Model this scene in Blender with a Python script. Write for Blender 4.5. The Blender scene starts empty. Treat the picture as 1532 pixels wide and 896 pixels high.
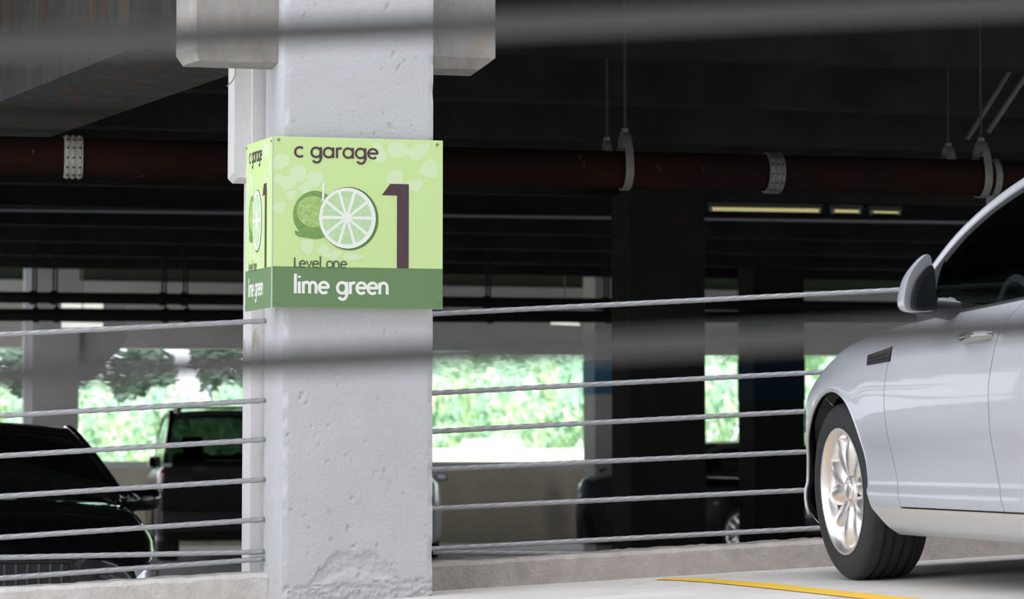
import bpy, bmesh, math, random
from mathutils import Vector, Matrix, noise
import numpy as np
random.seed(7)
SC = bpy.context.scene
COL = SC.collection

# ------------------------------------------------------------------ camera
FPX, YAW, HOR, ZC = 3900.0, math.radians(12.3), 690.0, 1.2
PITCH = math.atan((HOR - 448) / FPX)
cd = bpy.data.cameras.new('camera')
cam = bpy.data.objects.new('camera', cd); COL.objects.link(cam)
cam.location = (0, 0, ZC)
cam.rotation_euler = (math.pi / 2 + PITCH, 0, -YAW)
cd.sensor_width = 36.0; cd.lens = FPX / 1532 * 36
cd.clip_start = 0.05; cd.clip_end = 500
cd.dof.use_dof = True; cd.dof.focus_distance = 10.3; cd.dof.aperture_fstop = 4.4
cd.dof.aperture_blades = 0
SC.camera = cam
# ------------------------------------------------------------------ sky, exposure
w = bpy.data.worlds.new('overcast_sky'); SC.world = w; w.use_nodes = True
bg = w.node_tree.nodes['Background']
bg.inputs[0].default_value = (0.93, 0.97, 1.06, 1); bg.inputs[1].default_value = 2.3
sl = bpy.data.lights.new('sun', 'SUN'); sl.energy = 5.2; sl.angle = math.radians(3); sl.color = (1, .97, .92)
sun = bpy.data.objects.new('sun', sl); COL.objects.link(sun); sun.rotation_euler = (math.radians(52), 0, math.radians(14))   # from behind the photographer, over the added blocking wall
SC.view_settings.view_transform = 'Standard'; SC.view_settings.look = 'None'
SC.view_settings.gamma = 1.0; SC.view_settings.use_curve_mapping = False
SC.view_settings.exposure = 0.0

# ------------------------------------------------------------------ pixel helpers (building axes: X along the fence, Y into the garage)
_F = Vector((math.sin(YAW) * math.cos(PITCH), math.cos(YAW) * math.cos(PITCH), math.sin(PITCH)))
_R = Vector((math.cos(YAW), -math.sin(YAW), 0)); _U = _R.cross(_F)
def ray(x, y): return _F + _R * ((x - 766) / FPX) + _U * ((448 - y) / FPX)
def onY(x, y, Y):
    d = ray(x, y); t = Y / d.y; return Vector((t * d.x, Y, ZC + t * d.z))
def onZ(x, y, Z):
    d = ray(x, y); t = (Z - ZC) / d.z; return Vector((t * d.x, t * d.y, Z))

# ------------------------------------------------------------------ materials
def mat(name, col, rough=0.6, metal=0.0, col2=None, nscale=8.0, bump=0.0, bscale=60.0, coat=0.0, emit=None, estr=1.0,
        stain=None, stretch=(1, 1, 1), trans=0.0, spec=0.5, lo=0.35, hi=0.7):
    m = bpy.data.materials.new(name); m.use_nodes = True
    nt = m.node_tree; N = nt.nodes; L = nt.links; b = N['Principled BSDF']
    b.inputs['Base Color'].default_value = (*col, 1); b.inputs['Roughness'].default_value = rough
    b.inputs['Metallic'].default_value = metal; b.inputs['Specular IOR Level'].default_value = spec
    if coat: b.inputs['Coat Weight'].default_value = coat; b.inputs['Coat Roughness'].default_value = 0.04
    if trans: b.inputs['Transmission Weight'].default_value = trans
    if emit: b.inputs['Emission Color'].default_value = (*emit, 1); b.inputs['Emission Strength'].default_value = estr
    tc = N.new('ShaderNodeTexCoord')
    mp = N.new('ShaderNodeMapping'); mp.inputs['Scale'].default_value = stretch; L.new(tc.outputs['Object'], mp.inputs[0])
    src = None
    if col2:
        n = N.new('ShaderNodeTexNoise'); n.inputs['Scale'].default_value = nscale; n.inputs['Detail'].default_value = 8
        n.inputs['Roughness'].default_value = 0.65; L.new(mp.outputs[0], n.inputs['Vector'])
        r = N.new('ShaderNodeValToRGB'); r.color_ramp.elements[0].position = lo; r.color_ramp.elements[1].position = hi
        r.color_ramp.elements[0].color = (*col, 1); r.color_ramp.elements[1].color = (*col2, 1)
        L.new(n.outputs[0], r.inputs[0]); src = r.outputs[0]
        if stain:
            n2 = N.new('ShaderNodeTexNoise'); n2.inputs['Scale'].default_value = stain[1]; n2.inputs['Detail'].default_value = 5
            mp2 = N.new('ShaderNodeMapping'); mp2.inputs['Scale'].default_value = stain[3] if len(stain) > 3 else (1, 1, 1)
            L.new(tc.outputs['Object'], mp2.inputs[0]); L.new(mp2.outputs[0], n2.inputs['Vector'])
            r2 = N.new('ShaderNodeValToRGB'); r2.color_ramp.elements[0].position = stain[2]; r2.color_ramp.elements[1].position = stain[2] + 0.16
            L.new(n2.outputs[0], r2.inputs[0])
            mx = N.new('ShaderNodeMix'); mx.data_type = 'RGBA'
            L.new(r2.outputs[0], mx.inputs[0]); L.new(src, mx.inputs[6]); mx.inputs[7].default_value = (*stain[0], 1); src = mx.outputs[2]
        L.new(src, b.inputs['Base Color'])
    if bump:
        n3 = N.new('ShaderNodeTexNoise'); n3.inputs['Scale'].default_value = bscale; n3.inputs['Detail'].default_value = 6
        L.new(tc.outputs['Object'], n3.inputs['Vector'])
        bp = N.new('ShaderNodeBump'); bp.inputs['Strength'].default_value = bump; bp.inputs['Distance'].default_value = 0.01
        L.new(n3.outputs[0], bp.inputs['Height']); L.new(bp.outputs[0], b.inputs['Normal'])
    return m
M = {}
M['painted'] = mat('white_painted_concrete', (.51, .51, .515), .75, col2=(.56, .56, .565), nscale=3, bump=.35, bscale=90)
M['spall'] = M['painted']
M['corbel'] = mat('weathered_concrete', (.27, .25, .22), .85, col2=(.38, .36, .33), nscale=9, bump=.4, bscale=40, stain=((.36, .28, .2), 6, .66), stretch=(1, 1, .5))
M['rearpost'] = mat('painted_post', (.70, .67, .65), .8, col2=(.76, .74, .73), nscale=6, bump=.3, stain=((.36, .26, .17), 5, .66, (3, 1, .7)))
M['curb'] = mat('curb_concrete', (.40, .35, .31), .9, col2=(.52, .47, .43), nscale=14, bump=.5, bscale=70, stain=((.26, .23, .2), 7, .62))
M['curblit'] = mat('lit_curb_concrete', (.58, .54, .50), .9, col2=(.72, .68, .64), nscale=14, bump=.5, bscale=70, stain=((.45, .41, .37), 7, .66))  # paler copy of the curb concrete; stronger light put into its colour
M['floor'] = mat('deck_concrete', (.58, .54, .49), .85, col2=(.68, .64, .59), nscale=3, bump=.25, bscale=120, stain=((.45, .42, .38), 2.5, .6))
M['farfloor'] = mat('garage_floor', (.46, .45, .42), .8, col2=(.54, .52, .49), nscale=1.2)
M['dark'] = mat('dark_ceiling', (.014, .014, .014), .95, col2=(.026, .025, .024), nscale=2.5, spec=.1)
M['shadecol'] = mat('shaded_column', (.016, .014, .012), .95, col2=(.023, .020, .018), nscale=4, spec=.1)  # shade deep in the garage put into the column colour
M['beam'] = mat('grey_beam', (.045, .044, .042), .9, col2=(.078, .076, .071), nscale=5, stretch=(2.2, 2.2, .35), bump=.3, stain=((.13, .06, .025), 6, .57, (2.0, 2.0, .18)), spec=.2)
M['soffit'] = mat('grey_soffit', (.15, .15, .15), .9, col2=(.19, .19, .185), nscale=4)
M['farwall'] = mat('far_concrete', (.60, .53, .42), .9, col2=(.76, .68, .55), nscale=1.0, stretch=(1, 1, .35), stain=((.27, .25, .2), .9, .56, (1.4, 1, .5)))
M['lintel'] = mat('lintel_concrete', (.62, .58, .54), .9, col2=(.70, .66, .62), nscale=1.5)
M['cap'] = mat('parapet_cap', (.72, .72, .73), .8, col2=(.78, .78, .79), nscale=2)
M['farcol'] = mat('far_column_paint', (.50, .48, .45), .85, col2=(.56, .54, .51), nscale=2)
M['blue'] = mat('blue_band_paint', (.06, .19, .31), .7, col2=(.075, .22, .35), nscale=4)
M['cable'] = mat('galvanised_cable', (.40, .40, .41), .5, .3, col2=(.50, .50, .51), nscale=30, spec=.4)
M['cableshade'] = mat('shaded_cable', (.20, .197, .19), .8, 0, spec=.2)  # darker copy of the cable metal; backlit shade put into its colour
M['rust'] = mat('rusty_pipe', (.005, .004, .0035), .9, col2=(.020, .0065, .004), nscale=2.5, stretch=(.3, 1, 1), spec=.06, stain=((.25, .12, .05), 24, .71, (1, .6, .3)))
M['rod'] = mat('rusty_rod', (.04, .015, .010), .8, col2=(.028, .014, .010), nscale=12)
M['galv'] = mat('galvanised_strap', (.13, .125, .115), .6, .1, col2=(.085, .08, .075), nscale=22)
M['galvlit'] = mat('lit_strap', (.36, .34, .30), .6, .1, col2=(.25, .24, .21), nscale=22)  # lighter copy of the strap metal, its brighter light put into the colour
M['blackpipe'] = mat('black_pipe', (.008, .008, .008), .8, spec=.2)
M['conduit'] = mat('conduit', (.25, .25, .27), .5)
M['brace'] = mat('grey_brace', (.075, .068, .06), .8)
M['lampbody'] = mat('lamp_body', (.2, .2, .19), .6)
M['tube'] = mat('dim_yellow_tube', (.6, .58, .35), .4, emit=(.42, .38, .16), estr=.85)
M['tubew'] = mat('white_tube', (.8, .8, .75), .4, emit=(.75, .74, .68), estr=1.0)
M['yellow'] = mat('yellow_line_paint', (.80, .47, .02), .8, col2=(.86, .54, .05), nscale=20, stain=((.6, .5, .35), 24, .70))
M['lime'] = mat('sign_lime_green', (.61, .79, .335), .45)
M['limeside'] = M['lime']
M['band'] = mat('sign_dark_green', (.15, .255, .11), .45)
M['leafp'] = mat('sign_pale_leaf', (.68, .82, .49), .45)
M['plum'] = mat('sign_plum', (.085, .045, .055), .5)
M['letterdark'] = mat('sign_grey_green', (.10, .12, .07), .5)
M['wht'] = mat('sign_white', (.85, .87, .80), .5)
M['limerind'] = mat('sign_rind', (.10, .20, .06), .5)
M['limerind3'] = mat('sign_rind_green', (.15, .29, .08), .5, col2=(.24, .40, .12), nscale=40)
M['limerind2'] = mat('sign_rind_light', (.27, .45, .12), .5, col2=(.5, .68, .25), nscale=70)
M['limepulp'] = mat('sign_pulp', (.45, .66, .32), .5, col2=(.60, .76, .48), nscale=60)
M['signedge'] = mat('sign_edge', (.6, .6, .55), .5)
M['steel'] = mat('steel', (.6, .6, .6), .3, .9)
M['silver'] = mat('silver_car_paint', (.56, .57, .60), .40, .5, coat=.4)
M['blackpaint'] = mat('black_car_paint', (.004, .004, .005), .25, 0, coat=1.0)
M['blackpaint3'] = mat('soft_black_car_paint', (.003, .003, .0035), .3, 0, coat=.5, spec=.2)
M['blackpaint2'] = mat('dull_black_car_paint', (.003, .003, .0035), .4, 0, coat=.25, spec=.2)
M['whitepaint'] = mat('white_car_paint', (.8, .8, .82), .3, 0, coat=.8)
M['plastic'] = mat('black_plastic', (.012, .012, .013), .55)
M['rubber'] = mat('tyre_rubber', (.022, .022, .023), .75)
M['alloy'] = mat('alloy', (.86, .82, .79), .27, .85)
M['chrome'] = mat('chrome', (.85, .85, .85), .08, 1)
M['red'] = mat('tail_lamp_red', (.30, .008, .006), .15, coat=1)
M['amber'] = mat('amber_lens', (.8, .2, .02), .2, coat=1)
M['lens'] = mat('clear_lens', (.7, .72, .75), .08, .2, coat=1)
M['seat'] = mat('seat_fabric', (.02, .02, .02), .9)
M['mirrorglass'] = mat('mirror_glass', (.10, .10, .11), .12, 1)
M['bark'] = mat('bark', (.10, .07, .05), .9, col2=(.05, .04, .03), nscale=9)
M['ground'] = mat('grass_ground', (.25, .42, .14), .95, col2=(.35, .5, .2), nscale=.6)
M['palewall'] = mat('pale_wall', (.88, .87, .84), .9)
M['straw'] = mat('dry_grass', (.42, .33, .18), .9)

def glass(name, tint, fac):
    m = bpy.data.materials.new(name); m.use_nodes = True; nt = m.node_tree; N = nt.nodes; L = nt.links
    N.remove(N['Principled BSDF']); out = N['Material Output']
    t = N.new('ShaderNodeBsdfTransparent'); t.inputs[0].default_value = (*tint, 1)
    g = N.new('ShaderNodeBsdfGlossy'); g.inputs['Roughness'].default_value = .02; g.inputs[0].default_value = (.9, .95, .95, 1)
    f = N.new('ShaderNodeFresnel'); f.inputs[0].default_value = fac
    x = N.new('ShaderNodeMixShader'); L.new(f.outputs[0], x.inputs[0]); L.new(t.outputs[0], x.inputs[1]); L.new(g.outputs[0], x.inputs[2])
    L.new(x.outputs[0], out.inputs[0]); return m
M['glass'] = glass('tinted_car_glass', (.13, .165, .15), 1.45)
M['glassd'] = glass('dark_car_glass', (.30, .46, .38), 1.45)

def leafmat(name, c1, c2, tr):
    m = bpy.data.materials.new(name); m.use_nodes = True; nt = m.node_tree; N = nt.nodes; L = nt.links
    N.remove(N['Principled BSDF']); out = N['Material Output']
    tc = N.new('ShaderNodeTexCoord'); n = N.new('ShaderNodeTexNoise'); n.inputs['Scale'].default_value = 1.1; n.inputs['Detail'].default_value = 6
    L.new(tc.outputs['Object'], n.inputs['Vector'])
    r = N.new('ShaderNodeValToRGB'); r.color_ramp.elements[0].position = .38; r.color_ramp.elements[1].position = .64
    r.color_ramp.elements[0].color = (*c1, 1); r.color_ramp.elements[1].color = (*c2, 1); L.new(n.outputs[0], r.inputs[0])
    d = N.new('ShaderNodeBsdfDiffuse'); t = N.new('ShaderNodeBsdfTranslucent'); x = N.new('ShaderNodeMixShader'); x.inputs[0].default_value = tr
    L.new(r.outputs[0], d.inputs[0]); L.new(r.outputs[0], t.inputs[0]); L.new(d.outputs[0], x.inputs[1]); L.new(t.outputs[0], x.inputs[2])
    L.new(x.outputs[0], out.inputs[0]); return m
M['leaf'] = leafmat('hazed_leaves', (.52, .73, .60), (.78, .87, .64), .5)  # leaf tones paled, outdoor glare and haze put into the colour
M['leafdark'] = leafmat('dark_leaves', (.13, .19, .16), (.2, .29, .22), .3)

# ------------------------------------------------------------------ mesh builder
class MB:
    def __init__(s): s.v = []; s.f = []
    def add(s, vs, fs):
        o = len(s.v); s.v += [tuple(v) for v in vs]; s.f += [tuple(i + o for i in f) for f in fs]; return s
    def box(s, c, d, rot=None, bev=0.0):
        x, y, z = d[0] / 2, d[1] / 2, d[2] / 2
        if bev:
            bm = bmesh.new(); bmesh.ops.create_cube(bm, size=1)
            for v in bm.verts: v.co = Vector((v.co.x * d[0], v.co.y * d[1], v.co.z * d[2]))
            bmesh.ops.bevel(bm, geom=bm.edges[:], offset=bev, segments=2, affect='EDGES', profile=.5)
            bm.verts.index_update()
            vs = [v.co.copy() for v in bm.verts]; fs = [[v.index for v in f.verts] for f in bm.faces]; bm.free()
        else:
            vs = [Vector(p) for p in ((-x, -y, -z), (x, -y, -z), (x, y, -z), (-x, y, -z), (-x, -y, z), (x, -y, z), (x, y, z), (-x, y, z))]
            fs = [(3, 2, 1, 0), (4, 5, 6, 7), (0, 1, 5, 4), (1, 2, 6, 5), (2, 3, 7, 6), (3, 0, 4, 7)]
        if rot is not None: vs = [rot @ v for v in vs]
        return s.add([v + Vector(c) for v in vs], fs)
    def span(s, a, b, bev=0.0):
        a = Vector(a); b = Vector(b); return s.box((a + b) / 2, [abs(q) for q in (b - a)], None, bev)
    def tube(s, pts, r, n=10, cap=True):
        pts = [Vector(p) for p in pts]; rs = r if isinstance(r, (list, tuple)) else [r] * len(pts)
        vs = []; up = None
        for i, p in enumerate(pts):
            d = (pts[min(i + 1, len(pts) - 1)] - pts[max(i - 1, 0)]).normalized()
            if up is None: up = Vector((0, 0, 1)) if abs(d.z) < .9 else Vector((1, 0, 0))
            a = d.cross(up).normalized(); b = a.cross(d).normalized(); up = b
            for k in range(n):
                t = 2 * math.pi * k / n; vs.append(p + (a * math.cos(t) + b * math.sin(t)) * rs[i])
        fs = [(i * n + k, i * n + (k + 1) % n, (i + 1) * n + (k + 1) % n, (i + 1) * n + k) for i in range(len(pts) - 1) for k in range(n)]
        if cap: fs += [tuple(range(n))[::-1], tuple(range((len(pts) - 1) * n, len(pts) * n))]
        return s.add(vs, fs)
    def lathe(s, prof, c, axis='x', n=48, a0=0, a1=2 * math.pi):
        """prof: list of (along axis, radius)"""
        full = abs(a1 - a0 - 2 * math.pi) < 1e-6; m = n if full else n + 1
        vs = []
        for q, r in prof:
            for k in range(m):
                t = a0 + (a1 - a0) * k / n; u, v = r * math.cos(t), r * math.sin(t)
                vs.append(Vector(c) + (Vector((q, u, v)) if axis == 'x' else Vector((u, q, v)) if axis == 'y' else Vector((u, v, q))))
        fs = []
        for i in range(len(prof) - 1):
            for k in range(n):
                k2 = (k + 1) % m
                fs.append((i * m + k, i * m + k2, (i + 1) * m + k2, (i + 1) * m + k))
        return s.add(vs, fs)
    def prism(s, poly, off):
        """poly: 3d points; extruded by off"""
        n = len(poly); off = Vector(off); vs = [Vector(p) for p in poly]; vs += [p + off for p in vs]
        fs = [tuple(range(n))[::-1], tuple(range(n, 2 * n))] + [(i, (i + 1) % n, n + (i + 1) % n, n + i) for i in range(n)]
        return s.add(vs, fs)
    def grid(s, fn, nu, nv):
        vs = [fn(i / nu, j / nv) for j in range(nv + 1) for i in range(nu + 1)]
        fs = [(j * (nu + 1) + i, j * (nu + 1) + i + 1, (j + 1) * (nu + 1) + i + 1, (j + 1) * (nu + 1) + i) for j in range(nv) for i in range(nu)]
        return s.add(vs, fs)
    def mirror(s):
        n = len(s.v); s.v += [(-x, y, z) for x, y, z in s.v]; s.f += [tuple(i + n for i in f[::-1]) for f in s.f]; return s
    def build(s, name, m, parent=None, smooth=False, world=True, fix=True):
        me = bpy.data.meshes.new(name)
        vs = s.v
        if parent is not None and world:
            L = root_of(parent).location; vs = [(a - L.x, b - L.y, c - L.z) for a, b, c in vs]
        me.from_pydata(vs, [], s.f); me.update()
        if fix:
            bm = bmesh.new(); bm.from_mesh(me); bmesh.ops.recalc_face_normals(bm, faces=bm.faces[:]); bm.to_mesh(me); bm.free()
        me.materials.append(M[m] if isinstance(m, str) else m)
        if smooth:
            for p in me.polygons: p.use_smooth = True
            if smooth != 'all': me.set_sharp_from_angle(angle=math.radians(smooth if smooth is not True else 35))
        o = bpy.data.objects.new(name, me); COL.objects.link(o)
        if parent is not None: o.parent = parent
        return o
def root_of(o):
    while o.parent is not None: o = o.parent
    return o
def tag(o, label=None, cat=None, group=None, kind=None):
    if label: o['label'] = label
    if cat: o['category'] = cat
    if group: o['group'] = group
    if kind: o['kind'] = kind
    return o
def empty(name, loc, label, cat, group=None, rot=(0, 0, 0)):
    o = bpy.data.objects.new(name, None); COL.objects.link(o); o.location = loc; o.rotation_euler = rot; o.empty_display_size = .1
    return tag(o, label, cat, group)
def copy_tree(o, parent=None):
    c = o.copy(); COL.objects.link(c)
    if parent is not None: c.parent = parent
    for ch in list(o.children): copy_tree(ch, c)
    return c
def pchip(pts, x):
    xs = np.array([p[0] for p in pts], float); ys = np.array([p[1] for p in pts], float)
    if xs[0] > xs[-1]: xs, ys = xs[::-1], ys[::-1]
    if x <= xs[0]: return float(ys[0])
    if x >= xs[-1]: return float(ys[-1])
    h = np.diff(xs); dl = np.diff(ys) / h; n = len(xs); d = np.zeros(n)
    for i in range(1, n - 1):
        if dl[i - 1] * dl[i] > 0: w1 = 2 * h[i] + h[i - 1]; w2 = h[i] + 2 * h[i - 1]; d[i] = (w1 + w2) / (w1 / dl[i - 1] + w2 / dl[i])
    d[0] = dl[0]; d[-1] = dl[-1]
    i = int(np.searchsorted(xs, x) - 1); i = max(0, min(i, n - 2)); t = (x - xs[i]) / h[i]
    return float((2 * t**3 - 3 * t**2 + 1) * ys[i] + (t**3 - 2 * t**2 + t) * h[i] * d[i] + (-2 * t**3 + 3 * t**2) * ys[i + 1] + (t**3 - t**2) * h[i] * d[i + 1])

# ================================================================== SETTING
SL = .05                                             # the ramp climbs to the right
def ramp(X, Y): return .667 + SL * (X - 1.97) + .016 * (10.6 - Y)
b = MB(); n0 = len(b.v)
X0, X1, Y0, Y1 = -6, 12, 2.6, 10.95
def rp(u, v):
    X = X0 + (X1 - X0) * u; Y = Y0 + (Y1 - Y0) * v; return (X, Y, ramp(X, Y))
b.grid(rp, 36, 16)
b.prism([(X0, Y0, ramp(X0, Y0) - .3), (X1, Y0, ramp(X1, Y0) - .3), (X1, Y1, ramp(X1, Y1) - .3), (X0, Y1, ramp(X0, Y1) - .3)], (0, 0, .29))
tag(b.build('floor', 'floor'), kind='structure')
tag(MB().span((-5, -12, -.6), (16, 2.2, -.35)).build('floor_deck', 'floor'), kind='structure')
tag(MB().span((-4.2, 10.97, -.2), (30.2, 38.35, 0)).build('floor_garage', 'farfloor'), kind='structure')
# unseen slab and walls added round the camera to shape light; garage ceiling
tag(MB().span((-5, -12, 3.7), (16, 2.0, 4.1)).build('ceiling_sky_blocker', 'soffit'), kind='structure')  # unseen slab added to cut sky light on the column front
tag(MB().span((-2.5, 1.6, 4.1), (45, 2.0, 12.5)).build('wall_sun_blocker', 'soffit'), kind='structure')     # unseen wall added to keep the sun off the ramp and column
tag(MB().span((-5, -12.3, -.6), (16, -12, 4.1)).build('wall_back_blocker', 'soffit'), kind='structure')  # unseen wall added to darken the near side of the foreground cables
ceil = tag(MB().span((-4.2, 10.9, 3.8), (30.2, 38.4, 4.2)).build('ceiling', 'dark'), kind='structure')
for k, Y in enumerate((13.4, 15.2, 17.0, 18.8, 20.6, 22.4, 24.2, 26.0, 27.8, 29.6)):
    MB().prism([(-4, Y - .10, 3.81), (-4, Y + .10, 3.81), (-4, Y + .07, 3.36), (-4, Y - .07, 3.36)], (34, 0, 0)).build('ceiling_stem', 'dark', ceil)
# unseen end walls, added to stop light leaks; the left end stands open in the last bay, where daylight comes in
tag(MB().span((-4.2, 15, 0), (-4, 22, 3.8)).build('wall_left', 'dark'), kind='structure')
tag(MB().span((-4.2, 22, 0), (-4, 38, .95)).build('wall_left_parapet', 'farwall'), kind='structure')
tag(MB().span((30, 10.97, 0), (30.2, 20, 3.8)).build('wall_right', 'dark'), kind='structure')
# far facade: parapet, cap, lintel
pz, lb = 1.2, 2.83
far = tag(MB().span((-4.2, 38, 0), (30, 38.25, pz - .11)).build('wall_far', 'farwall'), kind='structure')
tag(MB().span((-4.2, 37.95, pz - .11), (30, 38.3, pz + .0)).build('trim_1', 'cap'), kind='structure')
tag(MB().span((-4.2, 38, lb), (30, 38.35, 3.8)).build('wall_lintel', 'lintel'), kind='structure')
# curbs of the cable fence
def curb(xa, xb, n, name, m_='curb'):
    b = MB()
    prof = [(10.60, -.35), (10.60, .098), (10.615, .113), (10.86, .113), (10.875, .098), (10.875, -.35)]
    m = len(prof)
    for i in range(n + 1):
        X = xa + (xb - xa) * i / n
        for j, (Y, h) in enumerate(prof):
            e = (noise.noise((X * 9, j * 3.1, 2)) * .006 + noise.noise((X * 31, j * 1.7, 5)) * .004) if j in (1, 2, 3) else 0
            b.v.append((X, Y + (e if j == 1 else 0), ramp(X, 10.6) + h + e))
    b.f += [(i * m + j, i * m + j + 1, (i + 1) * m + j + 1, (i + 1) * m + j) for i in range(n) for j in range(m - 1)]
    b.f += [tuple(range(m)), tuple(range(n * m, n * m + m))[::-1]]
    return tag(b.build(name, m_, smooth=25), kind='structure')
curb(-4, 1.297, 200, 'trim_2', 'curblit'); curb(1.896, 9, 260, 'trim_3')

# ================================================================== FRONT COLUMN
CX0, CX1, CY0, CY1 = 1.298, 1.894, 10.16, 10.77
col = empty('concrete_column', (1.596, 10.465, ramp(1.596, 10.4)), 'tall white painted square concrete column carrying the lime green sign, in front of the cable fence', 'column')
def shaft_mesh():
    bm = bmesh.new(); zt, zb = 3.7, .50
    nx, nz = 110, 420
    vs = {}
    def pt(i, j, face):
        u, v = i / nx, j / nz; z = zb + (zt - zb) * v
        return u, z
    b = MB()
    def front(u, v):
        X = CX0 + (CX1 - CX0) * u; z = zb + (zt - zb) * v; Y = CY0
        # chipped arrises
        e = min(u, 1 - u) * (CX1 - CX0)
        ch = max(0, 1 - e / .02)
        c = max(0, noise.noise((X * 3, z * 14, 1.3)) - .05) * .035 + .004
        Y += ch * c
        # small pits
        p = noise.noise((X * 42, z * 42, 7.7)); q = noise.noise((X * 2.3, z * 2.3, 3))
        if p > .585 + q * .12: Y += min(.005, (p - .56 - q * .12) * .05)
        # spalled patch over the foot
        g = ramp(X, CY0); h = z - g; cx = (u - .48) / .36
        hump = .17 * max(0, 1 - abs(cx) ** 2.2) + .03 * noise.noise((X * 11, 1, 4)) + .012 * noise.noise((X * 40, 2, 4))
        t = noise.noise((X * 28, z * 60, 2)) + .7 * noise.noise((X * 70, z * 110, 9))
        lo_ = .055 + .05 * max(0, 1 - abs(cx)) + .02 * noise.noise((X * 14, 3, 8))
        if abs(cx) < 1.15 and lo_ < h < hump + .03:
            k = min(1, (h - lo_) / .02, (hump + .03 - h) / .012)
            Y += k * (.009 + .0055 * t)
        elif h < .07 and t > -.1: Y += .004 + .006 * t
        return (X, Y, z)
    b.grid(front, nx, nz)
    def side(u, v):
        z = zb + (zt - zb) * v
        ex = front(0, v); Y = ex[1] + (CY1 - ex[1]) * u
        return (CX0 + .0025 * noise.noise((Y * 25, z * 25, 5)) * (1 if .02 < u < .98 else 0), Y, z)
    b.grid(side, 24, nz)
    def side2(u, v):
        z = zb + (zt - zb) * v; ex = front(1, v); return (CX1, ex[1] + (CY1 - ex[1]) * u, z)
    b.grid(side2, 6, nz)
    b.grid(lambda u, v: (CX0 + (CX1 - CX0) * u, CY1, zb + (zt - zb) * v), 2, 2)
    return b
sh = shaft_mesh().build('shaft', 'painted', col, smooth=40)
# wide corbel head behind the face, with chamfered lower edges
cz = 2.825
def corbel():
    b = MB(); z0, z1, zt = cz - .025, cz + .02, 3.75
    out = [(.907, 10.50), (.968, 10.35), (2.187, 10.35), (2.187, 10.58), (.907, 10.58)]
    inn = [(.935, 10.51), (.982, 10.375), (2.125, 10.375), (2.125, 10.56), (.935, 10.56)]
    m = 5; v = [(x, y, z0) for x, y in inn] + [(x, y, z1) for x, y in out] + [(x, y, zt) for x, y in out]
    f = [tuple(range(m))[::-1], tuple(range(2 * m, 3 * m))] + [(r * m + i, r * m + (i + 1) % m, r * m + m + (i + 1) % m, r * m + m + i) for r in (0, 1) for i in range(m)]
    return b.add(v, f)
co = corbel().build('corbel', 'corbel', col); co['label'] = 'stained concrete corbel block'
MB().span((1.246, 10.80, .5), (1.62, 11.1, 3.6)).build('rear_post', 'rearpost', col)
st = MB().prism([(1.175, 10.84, 3.6), (1.255, 10.84, 3.6), (1.255, 10.84, 2.42), (1.245, 10.84, 2.385), (1.195, 10.84, 2.385), (1.175, 10.84, 2.405)], (0, .25, 0)).build('bracket_stub', 'rearpost', col)
st['label'] = 'short hanging concrete stub with brown stain'
# a dry stalk hanging under the corbel
p = onY(352, 100, 10.7); tag(MB().tube([p + Vector((.0, 0, .02)), p, p + Vector((.0, 0, -.035)), p + Vector((-.012, 0, -.06)), p + Vector((-.034, 0, -.083))], .0028, 6).build('dry_stalk', 'straw'),
    'thin dry stalk hanging below the left end of the corbel', 'stalk')

# ================================================================== SIGN
sg = empty('garage_sign', (1.25, 10.12, 2.12), 'lime green two sided garage level sign wrapped round the white column', 'sign')
FL, FR, FB, FT = 1.249, 1.925, 1.800, 2.471
SY = 10.118
P0 = Vector((1.180, 10.436, 0)); P1 = Vector((1.2475, SY + .006, 0))        # splayed side panel, far end to the corner
fp = MB().span((FL, SY, FB), (FR, SY + .008, FT), .0015).build('front_panel', 'lime', sg)
sd = (P1 - P0); sn = Vector((-sd.y, sd.x, 0)).normalized()               # outward
if sn.x > 0: sn = -sn
sp = MB().prism([(P0.x, P0.y, FB), (P1.x, P1.y, FB), (P1.x, P1.y, FT), (P0.x, P0.y, FT)], -sn * .008).build('side_panel', 'lime', sg)
MB().span((FL - .0035, SY - .001, FB), (FL - .0002, SY + .012, FT)).build('corner_strip', 'signedge', sg)
for z in (1.93, 2.36):
    for x in (1.36, 1.82): MB().span((x - .03, SY + .008, z - .03), (x + .03, CY0 + .004, z + .03)).build('mounting_bracket', 'steel', sg)
    MB().span((1.215, 10.28, z - .03), (CX0 + .002, 10.34, z + .03)).build('mounting_bracket', 'steel', sg)
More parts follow.
